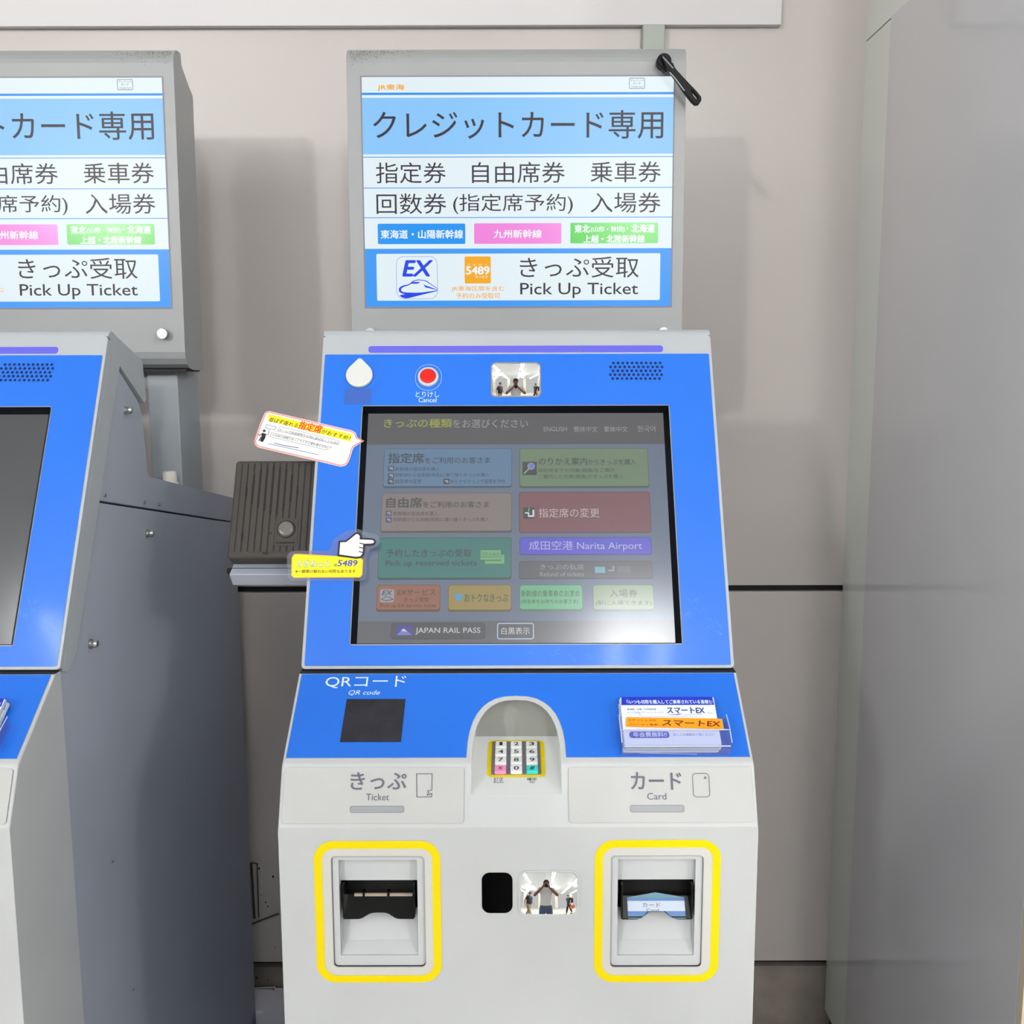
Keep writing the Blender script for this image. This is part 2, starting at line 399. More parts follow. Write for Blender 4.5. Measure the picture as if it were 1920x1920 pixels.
# head shell: top nose, flap and side cheeks
pF = FH.P(0, vt, -.0002); nose = []
pc = FH.P(0, vt, -.012)
r0 = .012
n2 = FH.n; e2 = FH.ey
for k in range(9):
    a = math.radians(10 * k * 1.3)
    q = pc + n2 * (r0 * math.cos(a)) + e2 * (r0 * math.sin(a)); nose.append((q.y, q.z))
back0 = FH.P(0, 0, -T8 - .0002); backt = FH.P(0, vt, -T8 - .0002)
flap = [S(267, 676.5), S(274, 747.6), S(271.5, 756), S(225, 686), S(187, 939), S(144, 1219.5), S(138, 1237)]
prof = [(backt.y, backt.z)] + nose + flap + [(FH.P(0, .001, -.012).y + .004, FH.P(0, .001, -.012).z - .003), (back0.y, back0.z)]
b = MB(); b.prism(prof, -W, W, M_head); b.build('head_shell', TM, bevel=.0015)
# blue face
BI = .0032
b = MB(); b.slab(FH, rr(-W + BI, .003, W - BI, vblue, .0015), M_blue, 0, .0008, [rr(L0 - .0012, Lb - .0012, L1 + .0012, Lt + .0012, .003)], M_head); b.build('blue_fascia', TM)
# light strip
u = FH.box(691, 649, 1243, 661)
b = MB(); b.slab(FH, rr(*u, .0032), glow('led_violet', (118, 116, 246), e=.95, rough=.4), 0, .001); b.build('status_light', TM)
b = MB()
for (x, w_, hh) in ((1016, 7, 2.2), (1084, 16, 4.5)):
    c = FH.uv(x, 660.5); k = .0006
    b.flat(FH, [(c.x + k * w_ * .5 * math.cos(t * .6), c.y + k * hh * .7 * abs(math.sin(t * 1.3)) - .0003) for t in range(10)][:6], M_keybed, .0014)
b.build('scuff', TM, kind='stuff')
# bezel of the screen: sloping black frame down to the glass
dep = .0075
inn = rr(L0 + .0055, Lb + .0025, L1 - .0055, Lt - .0055, .0005)
oo = rr(L0, Lb, L1, Lt, .0005)
b = MB()
for i in range(len(oo)):
    p, q, p2, q2 = oo[i], oo[(i + 1) % len(oo)], inn[i], inn[(i + 1) % len(inn)]
    b.quad(FH.P(*p, .0012), FH.P(*q, .0012), FH.P(*q2, -dep), FH.P(*p2, -dep), M_black)
b.build('screen_bezel', TM)
# LCD
FS = FH.shifted(-dep + .0002)
SCRN = MB()
su0, sv0, su1, sv1 = L0 + .005, Lb + .002, L1 - .005, Lt - .005
SR = .17
def lcdc(name, c, e=0.78): return glow('lcd_' + name, c, rough=SR, e=e, bs=.04, spec=1.0, ior=1.76)
def V(py): return FS.uv(968, py)[1]
b = MB()
b.flat(FS, [(su0, V(1164)), (su1, V(1164)), (su1, V(833)), (su0, V(833))], lcdc('ground', (92, 107, 132)), 0)
b.flat(FS, [(su0, V(833)), (su1, V(833)), (su1, sv1), (su0, sv1)], lcdc('header', (72, 73, 78)), 0)
b.flat(FS, [(su0, sv0), (su1, sv0), (su1, V(1164)), (su0, V(1164))], lcdc('footer', (84, 85, 94)), 0)
screen = b.build('screen', TM)
H1, H2, H3 = .0002, .0004, .0006
def tile(x0, y0, x1, y1, col, name='screen_button', label=None, edge=True):
    b = MB(); u = FS.box(x0, y0, x1, y1); key = 'tile_%d_%d_%d' % col
    b.flat(FS, rr(*u, .003), lcdc('edge_' + key, tuple(int(c * .62) for c in col)), H1)
    d = .0006; db = .0022 if edge else .0006
    b.flat(FS, rr(u[0] + d, u[1] + db, u[2] - d, u[3] - d, .0027), lcdc(key, col), H1 * 1.5)
    o = b.build(name, screen)
    if label: o['label'] = label
tile(719, 841, 960, 915, (82, 122, 156)); tile(974, 840.5, 1216, 915, (100, 126, 98))
tile(714.6, 924, 959.7, 999, (126, 114, 114)); tile(973, 922, 1220, 999, (118, 70, 80), edge=False)
tile(709, 1008, 959, 1087, (36, 116, 110)); tile(974, 1007, 1222, 1040.5, (76, 74, 205), edge=False)
tile(973, 1051.7, 1224, 1085.5, (84, 86, 94), edge=False); tile(706, 1096.5, 825.7, 1147, (146, 88, 58))
tile(840, 1096.5, 959, 1147, (150, 130, 56)); tile(974, 1096.5, 1092.7, 1146, (96, 176, 128)); tile(1112, 1096.5, 1225.7, 1146, (140, 160, 126))
tile(733, 1168, 909.5, 1198.5, (62, 63, 70), edge=False)
b = MB(); b.ring(FS, 932, 1168, 1001, 1199, .0011, lcdc('pale', (176, 196, 220)), H2, .0028)
b.rect(FS, 934, 1170, 999, 1197, lcdc('dim', (70, 72, 80)), H1, .0018); b.build('screen_button', screen)
b = MB()
ty = lcdc('t_yellow', (150, 155, 62)); tw = lcdc('t_grey', (150, 152, 156)); tk = lcdc('t_dark', (44, 48, 56)); tl = lcdc('t_lilac', (180, 182, 232))
tp = lcdc('t_pale', (192, 180, 186)); tw2 = lcdc('t_white', (205, 210, 216)); ticon = lcdc('icon', (58, 66, 110)); tic2 = lcdc('icon_dark', (44, 50, 58))
T = lambda s, x0, y0, x1, y1, m, bold=0.0, shear=0.0: b.text(FS, s, x0, y0, x1, y1, m, H2, bold, shear)
T('きっぷの種類', 719.8, 785.5, 847.5, 802.5, ty, .02); T('をお選びください', 849, 786.5, 990, 802.5, tw)
T('ENGLISH', 1019.4, 800.5, 1062.8, 809, tw); T('簡体中文', 1075.7, 799.5, 1120, 810.5, tw); T('繁体中文', 1132.5, 799.5, 1176.5, 810.5, tw); T('한국어', 1195.5, 798.5, 1228.5, 810.5, tw)
T('指定席', 727.5, 849.5, 795.5, 869, tk, .02); T('をご利用のお客さま', 796.6, 857, 919, 869, tk, .012)
T('新幹線の指定席を購入', 741.6, 875.8, 824, 883, tk); T('新幹線から在来線(特急)に乗り継ぐきっぷを購入', 740.7, 887, 917.4, 895, tk)
T('指定席の変更', 740.7, 898.8, 790.5, 906.4, tk); T('おトクなきっぷで座席を予約', 844.6, 898.6, 947, 906.6, tk)
T('のりかえ案内', 1010, 858, 1101, 872, tk, .012); T('からきっぷを購入', 1102.7, 861, 1192.5, 871.5, tk, .01)
T('目的地までの列車(経路)をご案内', 1010, 878, 1152.5, 886.8, tk); T('ご案内した列車(経路)のきっぷを購入', 1010, 889.5, 1168.5, 898.5, tk)
T('自由席', 724.4, 932.7, 791.4, 952.3, tk, .02); T('をご利用のお客さま', 793, 940, 917, 952.3, tk, .012)
T('新幹線の自由席を購入', 737.6, 959, 821.5, 966.8, tk); T('新幹線から在来線(特急)に乗り継ぐきっぷを購入', 737.6, 970.3, 916.8, 979, tk)
T('指定席の変更', 1010, 953, 1124, 970.5, tp)
T('予約したきっぷの受取', 724, 1029.6, 884, 1044.5, tk, .012); T('Pick up reserved tickets', 723, 1050.5, 894, 1064, tk, .015)
T('成田空港 Narita Airport', 992, 1014, 1204, 1034, tl)
T('きっぷの払戻', 1013, 1057.7, 1095, 1068.5, tw); T('Refund of tickets', 1012.7, 1072.6, 1095, 1080.8, tw)
T('EXサービス', 745.7, 1104.6, 816.7, 1116.4, tk, .01); T('きっぷ受取', 757, 1119.8, 805, 1128.6, tk, .008); T('Pick up EX service ticket', 713, 1132, 818, 1140.5, tk, .01)
T('おトクなきっぷ', 870.7, 1113.6, 952.7, 1128.8, tk, .008)
T('新幹線の乗車券のお求め', 977, 1106.4, 1086.7, 1119.5, tk); T('(特急券をお持ちのお客さま)', 976.7, 1123.6, 1084, 1133.5, tk)
T('入場券', 1143, 1105, 1195, 1120, tk); T('(駅に入場できます)', 1117, 1126, 1222, 1136, tk)
T('JAPAN RAIL PASS', 779, 1177, 900.7, 1190, tw2); T('白黒表示', 940, 1176.6, 993, 1189.6, tw2)
b.build('lettering', screen, kind='stuff')
b = MB()
R_ = lambda x0, y0, x1, y1, m, h=H2, r=0: b.rect(FS, x0, y0, x1, y1, m, h, r)
for (x, y, m) in ((727.5, 873.7, ticon), (727.5, 887, ticon), (726.8, 898, tic2), (831.5, 898, tic2), (723, 957.6, ticon), (723, 970, ticon)):
    R_(x, y, x + 11.6, y + 10, m, H2, .0006); R_(x + 3, y + 2.5, x + 8.5, y + 6, tw, H3, .0005); R_(x + 6.5, y + 4, x + 9.5, y + 8, tw, H3)
R_(979.5, 866, 1006.5, 891, tic2); b.line_px(FS, [(983, 888), (994, 877)], 2.6, tw, H3)
b.flat(FS, ell(*FS.uv(996, 874.5), .0042, .0042), tw, H3); b.flat(FS, ell(*FS.uv(996.5, 874), .0032, .0032), lcdc('lens_blue', (90, 120, 205)), .0007)
R_(981, 951.5, 1002, 972.5, tic2, H2, .001); b.line_px(FS, [(985, 962), (991, 962), (991, 968)], 2.6, tw2, H3); b.line_px(FS, [(991, 968), (1000, 968), (1000, 957)], 3.6, tw2, H3); b.line_px(FS, [(992, 953), (991, 959)], 2, lcdc('leaf', (140, 170, 120)), H3)
tg = lcdc('ticket_green', (112, 170, 118)); tgd = lcdc('ticket_shade', (60, 116, 90))
R_(909, 1040, 946, 1060, tgd); R_(909.5, 1040.5, 945.5, 1057.5, tg, H3); R_(900.5, 1031.5, 939.5, 1052, tgd, .0007); R_(901, 1032, 939, 1050, tg, .0008); 
b.line_px(FS, [(901, 1044.5), (939, 1044.5)], 1.2, tgd, .0009); b.text(FS, '○○→△△', 903.5, 1036, 936.5, 1041.5, tk, .0009)
R_(712.7, 1105, 739, 1129.5, tw, H2, .0022); b.text(FS, 'EX', 716, 1107, 736, 1116, lcdc('ex_navy', (44, 52, 110)), H3, .03, .25)
b.line_px(FS, [(715, 1124), (722, 1119), (731, 1119.5), (737, 1124)], 1.3, ticon, H3); b.line_px(FS, [(715, 1124), (724, 1126.5), (737, 1124)], 1.6, ticon, H3)
b.poly_px(FS, [(850, 1113.5), (869, 1114), (866, 1124), (858, 1129)], lcdc('tag_blue', (70, 150, 190)), H2); b.line_px(FS, [(846, 1120), (855, 1128)], 2.4, lcdc('tag_orange', (180, 120, 70)), H3)
R_(1115.5, 1063, 1134.5, 1074.5, lcdc('ticket_cyan', (110, 170, 190))); b.line_px(FS, [(1141, 1070), (1150, 1070), (1150, 1062)], 3, tw, H2); R_(1157, 1062, 1183, 1074, lcdc('dimbox', (104, 106, 112)))
R_(742.7, 1172.5, 774, 1193, lcdc('pass_blue', (52, 52, 150)), H2, .0006); b.poly_px(FS, [(744, 1191), (756, 1179), (759, 1180), (773, 1191)], lcdc('peak', (120, 124, 190)), H3)
b.poly_px(FS, [(752, 1183), (756, 1179), (759, 1180), (764, 1184.5), (757, 1184)], tw2, .0007)
b.build('pictogram', screen, kind='stuff')
b = MB(); M_scr = mat('pale_scratch', (92, 160, 246), .5); random.seed(21)
for (x, y, n_, sx_, sy_) in ((1300, 1140, 9, 22, 22), (1335, 1175, 6, 12, 18), (1150, 1232, 8, 90, 6), (1010, 1226, 4, 40, 5)):
    for k in range(n_):
        x0_ = x + random.uniform(-sx_, sx_); y0_ = y + random.uniform(-sy_, sy_); a_ = random.uniform(-.9, .9); L_ = random.uniform(3, 9)
        if not (Lb - .002 < FH.uv(x0_, y0_).y): b.line_px(FH, [(x0_, y0_), (x0_ + L_ * math.cos(a_), y0_ + L_ * math.sin(a_)), (x0_ + 1.7 * L_ * math.cos(a_), y0_ + 1.5 * L_ * math.sin(a_ + .4))], .5, M_scr, .00095)
        elif FH.uv(x0_, y0_).x > L1 + .004 and FH.uv(x0_ + L_ * 2, y0_).x < W - .006: b.line_px(FH, [(x0_, y0_), (x0_ + L_ * math.cos(a_), y0_ + L_ * math.sin(a_)), (x0_ + 1.7 * L_ * math.cos(a_), y0_ + 1.5 * L_ * math.sin(a_ + .4))], .5, M_scr, .00095)
b.build('scratch', TM, kind='stuff')
# cancel button
c = FH.uv(803, 708); F1 = FH
b = MB(); b.dome(FH, ell(c.x, c.y, .0122, .0122, 36), M_slotw, .0008, .0042, .002); b.slab(FH, ell(c.x, c.y, .0092, .0092, 36), M_maroon, .0042, .0043); bt = b.build('cancel_button', TM)
b = MB(); b.dome(FH, ell(c.x, c.y - .0004, .0086, .0086, 36), M_red, .0043, .0058, .001); b.build('button_cap', bt)
# speaker grille: five rows of small holes
b = MB(); M_hole = mat('hole_navy', (4, 18, 70), .8)
for r in range(5):
    y = 681.5 + r * 7.3; n = 12 if r % 2 else 11
    for k in range(n + (r in (1, 3))*0):
        x = (1150 if n == 11 else 1145) + k * 8.75 + (r * -.3)
        q = FH.uv(x, y); b.flat(FH, ell(q.x, q.y, .00155, .0017, 10), M_hole, .0012)
b.build('speaker_hole', TM, kind='stuff')
# mirrors: flat fresnel sheets whose facets bend the view like a convex mirror
def mirror(F, x0, y0, x1, y1, radii, R, tilt, h, name='mirror'):
    u0, v0, u1, v1 = F.box(x0, y0, x1, y1); cu, cv = (u0 + u1) / 2, (v0 + v1) / 2
    fr = MB(); t = .0016
    out = rr(u0 - t, v0 - t, u1 + t, v1 + t, radii + t); fr.slab(F, out, M_chrome if F is FH else M_slotw, h - .001, h + .0006, [rr(u0, v0, u1, v1, radii)])
    N = 44; vs, fs = [], []; idx = {}
    def inside(u, v):
        du = max(0, abs(u - cu) - ((u1 - u0) / 2 - radii)); dv = max(0, abs(v - cv) - ((v1 - v0) / 2 - radii)); return du * du + dv * dv <= radii * radii * 1.02
    nor = []
    base = Vector((0, -math.cos(tilt), math.sin(tilt)))
    ev = Vector((1, 0, 0)).cross(base) * -1
    if ev.z < 0: ev = -ev
    for j in range(N + 1):
        for i in range(N + 1):
            u = u0 + (u1 - u0) * i / N; v = v0 + (v1 - v0) * j / N
            vs.append(F.P(u, v, h)); nor.append((base + Vector((1, 0, 0)) * ((u - cu) / R) + ev * ((v - cv) / R)).normalized())
    for j in range(N):
        for i in range(N):
            um = u0 + (u1 - u0) * (i + .5) / N; vm = v0 + (v1 - v0) * (j + .5) / N
            if inside(um, vm): a = j * (N + 1) + i; fs.append((a, a + 1, a + N + 2, a + N + 1))
    mb = MB(); mb.add(vs, fs, M_mirror, True); o = mb.build(name, TM)
    o.data.normals_split_custom_set_from_vertices([tuple(n) for n in nor])
    fr.build('mirror_rim', o)
    return o
mirror(FH, 923, 683, 1011.5, 743.5, .0045, .105, math.radians(5), .0012)
# ink on the head
b = MB(); b.text(FH, 'とりけし', 779.5, 735, 823.5, 745.5, M_white_ink, .0011); b.text(FH, 'Cancel', 785, 746.4, 818.4, 755, M_white_ink, .0011)
b.ring(FH, 779, 684, 828, 733, .0003, M_white_ink, .00095, .0145); b.build('lettering', TM, kind='stuff')
b = MB(); b.poly_px(FH, [(647, 729), (697, 729.5), (695, 757.5), (645.5, 758.5)], M_patch, .0012); b.build('covering_patch', TM)

# rear sheet-metal body
seamA, seamB = S(187, 939), S(432, 978)
sl = (seamB[1] - seamA[1]) / (seamB[0] - seamA[0])
seam_back = (Y_BACK, seamA[1] + sl * (Y_BACK - seamA[0]))
shA, shB = S(281, 893), S(432, 931.6); sl2 = (shB[1] - shA[1]) / (shB[0] - shA[0]); sh_back = (Y_BACK, shA[1] + sl2 * (Y_BACK - shA[0]))
def dn(p, d): return (p[0], p[1] + d)
WI = W - .002
def ins(p, dy=.004): return (p[0] - dy, p[1])
up_prof = [ins(S(225, 688)), S(262, 752), S(270, 778.6), shA, sh_back, dn(seam_back, .0012), dn(ins(seamA), .0012)]
b = MB(); b.prism(up_prof, -WI, WI, M_side); b.build('upper_cabinet', TM, bevel=.0012)
lo_prof = [dn(ins(seamA), -.0012), dn(seam_back, -.0012), (Y_BACK, .02), (YS - .003, .02), (YS - .003, AT[1] - .004), (YS + .014, AT[1] - .003), ins(S(138, 1237), .0), ins(S(144, 1219.5))]
b = MB(); b.prism(lo_prof, -WI, WI, M_side); b.build('lower_cabinet', TM, bevel=.0012)
b = MB(); b.box((-W + .006, .93, 0), (W - .006, Y_BACK - .01, .0199), M_blackm); b.build('plinth', TM)
# dark gap strip between head and lower shell
b = MB(); b.box((-W + .004, 1.046, AT[1] - .004), (W - .004, 1.07, AT[1] + .02), M_dark); b.build('gap_seal', TM)
# bolts on the right side
def bolt(px, py, r=.0048, L=.009, name='bolt'):
    p = on_x(px, py, XL - .002); x = WI
    b = MB(); b.tube([(x, p.y, p.z), (x + .002, p.y, p.z)], r * 1.15, M_screw, 12); b.tube([(x + .002, p.y, p.z), (x + L * .7, p.y, p.z)], r * .8, M_screw, 12); b.tube([(x + L * .7, p.y, p.z), (x + L, p.y, p.z)], [r, r * .7], M_screw, 12); b.build(name, TM)
for p in ((234, 769), (275, 1000), (168, 1207)): bolt(*p)
for p in ((195, 929), (269, 942), (297, 946), (376, 961)): bolt(*p, r=.0018, L=.0012, name='rivet')
for p in ((209, 1616), (248, 1855), (350, 1456)): bolt(*p, r=.0013, L=.0006, name='rivet')
# white knob on the rear shelf
pk = on_x(319, 903, XL - .02); zk = shA[1] + sl2 * (pk.y - shA[0])
b = MB(); b.tube([(W - .02, pk.y, zk - .003), (W - .02, pk.y, zk + .004), (W - .02, pk.y, zk + .0045), (W - .02, pk.y, zk + .018), (W - .02, pk.y, zk + .02)], [.0115, .0115, .0095, .0095, .0075], mat('cream_plastic', (228, 224, 210), .4), 20); b.build('shelf_knob', TM)

# ---- lower shell
kn_l, kn_r = FA.uv(874, 1425)[0], FA.uv(1062, 1425)[0]            # recess rim, outside
kc = (kn_l + kn_r) / 2; kh = (kn_r - kn_l) / 2
vtop = FA.uv(968, 1305.5)[1]; vsh = FA.uv(968, 1378)[1]; LA = FA.L
def arch(hw, top, bottom, F=None, n=18):           # open path: up the left side, over, down the right
    out = [(kc - hw, bottom)]
    ry = min(top - 0.0, .074); cy = top - ry
    if cy > bottom: out.append((kc - hw, cy))
    for k in range(1, n):
        a = math.pi - math.pi * k / n
        ca, sa = math.cos(a), math.sin(a); e = .78
        out.append((kc + hw * math.copysign(abs(ca) ** e, ca), cy + ry * abs(sa) ** e))
    if cy > bottom: out.append((kc + hw, cy))
    out.append((kc + hw, bottom)); return out
rim = .0050
inner = arch(kh - rim, vtop - rim * .9, 0.0)
b = MB()
polyA = [(-W, 0)] + inner + [(W, 0), (W, LA), (-W, LA)]
b.flat(FA, polyA, M_shell)
vlip = FB.uv(968, 1490)[1]; LB = FB.L; hin = kh - rim
b.flat(FB, [(-W, 0), (W, 0), (W, LB), (kc + hin, LB), (kc + hin, vlip), (kc - hin, vlip), (kc - hin, LB), (-W, LB)], M_shell)
# C with two slot holes
def slotbox(cx_l, y0, cx_r, y1): return FC.box(cx_l, y0, cx_r, y1)
slots = [(623.9, 1605.9, 796.5, 1812), (1145.5, 1604.5, 1316.5, 1812)]
hs = [rr(*slotbox(*s), .004) for s in slots]
LCf = FC.L
b.flat(FC, [(-W, .02), (W, .02), (W, LCf), (-W, LCf)], M_shell, 0, hs)
for sx in (-W, W):
    prof = [(AT[0], AT[1]), AB, BB, (FC.P(0, .02).y, .02), (YS, .02), (YS, AT[1])]
    tr = tessellate_polygon([[Vector((p[0], p[1], 0)) for p in prof]]); b.add([(sx, p[0], p[1]) for p in prof], [tuple(t) for t in tr], M_shell)
b.quad(Vector((-W, AT[0], AT[1])), Vector((W, AT[0], AT[1])), Vector((W, YS + .02, AT[1])), Vector((-W, YS + .02, AT[1])), M_dark)
sh = b.build('lower_shell', TM, weld=True)
bv = sh.modifiers.new('bevel', 'BEVEL'); bv.width = .0022; bv.segments = 3; bv.limit_method = 'ANGLE'; bv.angle_limit = math.radians(12)
# blue shelf panel
ob = arch(kh, vtop, .0055)
pA = [(-W + BI, .0055)] + ob + [(W - BI, .0055), (W - BI, LA - .0012), (-W + BI, LA - .0012)]
b = MB(); b.slab(FA, pA, M_blue, -.0005, .0009, wall=M_head); b.build('blue_shelf', TM)
# recess walls, floor
b = MB(); lipP = FB.P(0, vlip)
yb = 1.0205; al = math.radians(12)
zfl = lambda y: lipP.z + math.tan(al) * (y - lipP.y)
M_rec = mat('recess_light', (228, 230, 228), .5); M_rback = mat('recess_back_shade', (150, 151, 145), .6)  # back wall: shade of the recess put into its darker grey
path = [FB.P(kc - hin, vlip)] + [FA.P(p[0], p[1]) for p in inner] + [FB.P(kc + hin, vlip)]
def drop(p):
    return Vector((p.x, yb, max(zfl(yb), min(p.z, p.z))))
for p, q in zip(path, path[1:]):
    p2 = Vector((kc + (p.x - kc) * .985, yb, max(zfl(yb), p.z - .004))); q2 = Vector((kc + (q.x - kc) * .985, yb, max(zfl(yb), q.z - .004)))
    b.quad(p, p2, q2, q, M_rec)
b.quad(Vector((kc - hin, lipP.y, lipP.z)), Vector((kc + hin, lipP.y, lipP.z)), Vector((kc + hin, yb, zfl(yb))), Vector((kc - hin, yb, zfl(yb))), M_rec)
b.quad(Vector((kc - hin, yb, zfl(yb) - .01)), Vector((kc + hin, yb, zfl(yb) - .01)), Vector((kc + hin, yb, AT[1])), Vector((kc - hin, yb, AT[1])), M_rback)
rec = b.build('keypad_recess', TM)
FK = Face((lipP.y, lipP.z), (yb, zfl(yb)))
b = MB(); b.ring(FK, 914.5, 1388.5, 1021.5, 1457.5, .0054, M_yellow, .0004, .006, tv=.0042); b.build('yellow_border', rec)
ku = FK.box(922, 1392, 1013.5, 1453.5)
b = MB(); b.slab(FK, rr(*ku, .0015), M_keybed, 0, .0012); b.build('key_bed', rec)
KX = [.5 * (a + c) for a, c in ((939.4, 937.2), (968.4, 967.8), (997.8, 998.6))]; KY = [1396, 1411, 1426, 1441]
keys = ['1', '2', '3', '4', '5', '6', '7', '8', '9', '*', '0', '#']
kw, kd, kh2 = .0114, .0112, .0032
vrows = [FK.uv(968, y)[1] for y in (1401.5, 1416.2, 1431.5, 1447.2)]
for i, ch in enumerate(keys):
    r, cc = divmod(i, 3); uu = kc + (cc - 1) * .01555; vv = vrows[r]
    m = {'*': M_keyp, '#': M_keyt}.get(ch, M_key)
    b = MB(); b.dome(FK, rr(uu - kw / 2, vv - kd / 2, uu + kw / 2, vv + kd / 2, .0013, 3), m, .001, .001 + kh2, .0009, 2)
    k = b.build('key', rec)
    if ch in '*#': k['label'] = {'*': 'pink star key', '#': 'turquoise hash key'}[ch]
b = MB()
for i, ch in enumerate(keys):
    r, cc = divmod(i, 3); uu = kc + (cc - 1) * .01555; vv = vrows[r] + .0002; ww = .0050 if ch not in '1' else .0030; hh = .0060
    if ch == '*': ww, hh = .0042, .0052
    b.text_uv(FK, ch if ch != '*' else '✕', Vector((uu - ww / 2, vv - hh / 2)), Vector((uu + ww / 2, vv - hh / 2)), hh, M_ink, .0045, .015, .2 if ch == '#' else 0)
b.text(FK, '訂正', 926, 1458.5, 944, 1464, M_ink, .0003); b.text(FK, 'Redo', 926, 1465, 944, 1468.5, M_grey_ink, .0003)
b.text(FK, '確定', 988, 1458.5, 1007, 1464, M_ink, .0003); b.text(FK, 'Set', 993, 1465, 1003, 1468.5, M_grey_ink, .0003)
b.build('lettering', rec, kind='stuff')
# QR reader window, shelf ink
b = MB(); qp = [FA.uv(*p) for p in ((637.5, 1392.5), (752, 1392.5), (760.5, 1312), (650.5, 1312))]
b.slab(FA, [tuple(q) for q in qp], M_qr, .0004, .0013, wall=M_blackm); b.build('code_reader_window', TM)
b = MB(); b.text(FA, 'QRコード', 610.7, 1268.5, 761.6, 1291.5, M_white_ink, .0011); b.text(FA, 'QR code', 653.8, 1295.4, 712.7, 1305.3, M_white_ink, .0011, 0, .25)
b.build('lettering', TM, kind='stuff')
# label plates
for (x0, x1) in ((527, 873), (1060.5, 1415.5)):
    u = FB.box(x0, 1437, x1, 1545)
    u0, u1 = (u[0], kc - kh - .0015) if x0 < 900 else (kc + kh + .0015, u[2])
    u0 = max(u0, -W + .0035); u1 = min(u1, W - .0035)
    b = MB(); b.slab(FB, rr(u0, .004, u1, LB - .004, .003), M_plate, 0, .0014, wall=M_bar); b.build('label_plate', TM, bevel=.0004)
for (x0, y0, x1, y1) in ((657.6, 1512, 756.8, 1523), (1182, 1510.5, 1281.4, 1522)):
    b = MB(); u = FB.box(x0, y0, x1, y1); b.flat(FB, rr(*u, .0015), M_bar, .0017); b.ring(FB, x0 - 1, y0 - 1, x1 + 1, y1 + 1, .0005, M_keybed, .0018, .0018); b.build('indicator_bar', TM)
b = MB()
b.text(FB, 'きっぷ', 657.6, 1448, 762.8, 1481, M_grey_ink, .0019, .018); b.text(FB, 'Ticket', 686.9, 1488.3, 730, 1501, M_grey_ink, .0019)
b.text(FB, 'カード', 1182, 1448, 1277.5, 1481, M_grey_ink, .0019, .018); b.text(FB, 'Card', 1213, 1486.8, 1248.9, 1499.5, M_grey_ink, .0019)
b.line_px(FB, [(781.5, 1451), (810.5, 1451), (810, 1481.5), (802, 1483), (804, 1486), (801, 1491), (810, 1488), (810, 1494), (782, 1494.5)], 1.4, M_grey_ink, .0019, True)
b.ring(FB, 1298, 1449.8, 1330, 1495, .0006, M_grey_ink, .0019, .0035); b.poly_px(FB, [(1318.5, 1460.5), (1324.5, 1460.5), (1321.5, 1454.5)], M_grey_ink, .0019)
b.build('lettering', TM, kind='stuff')
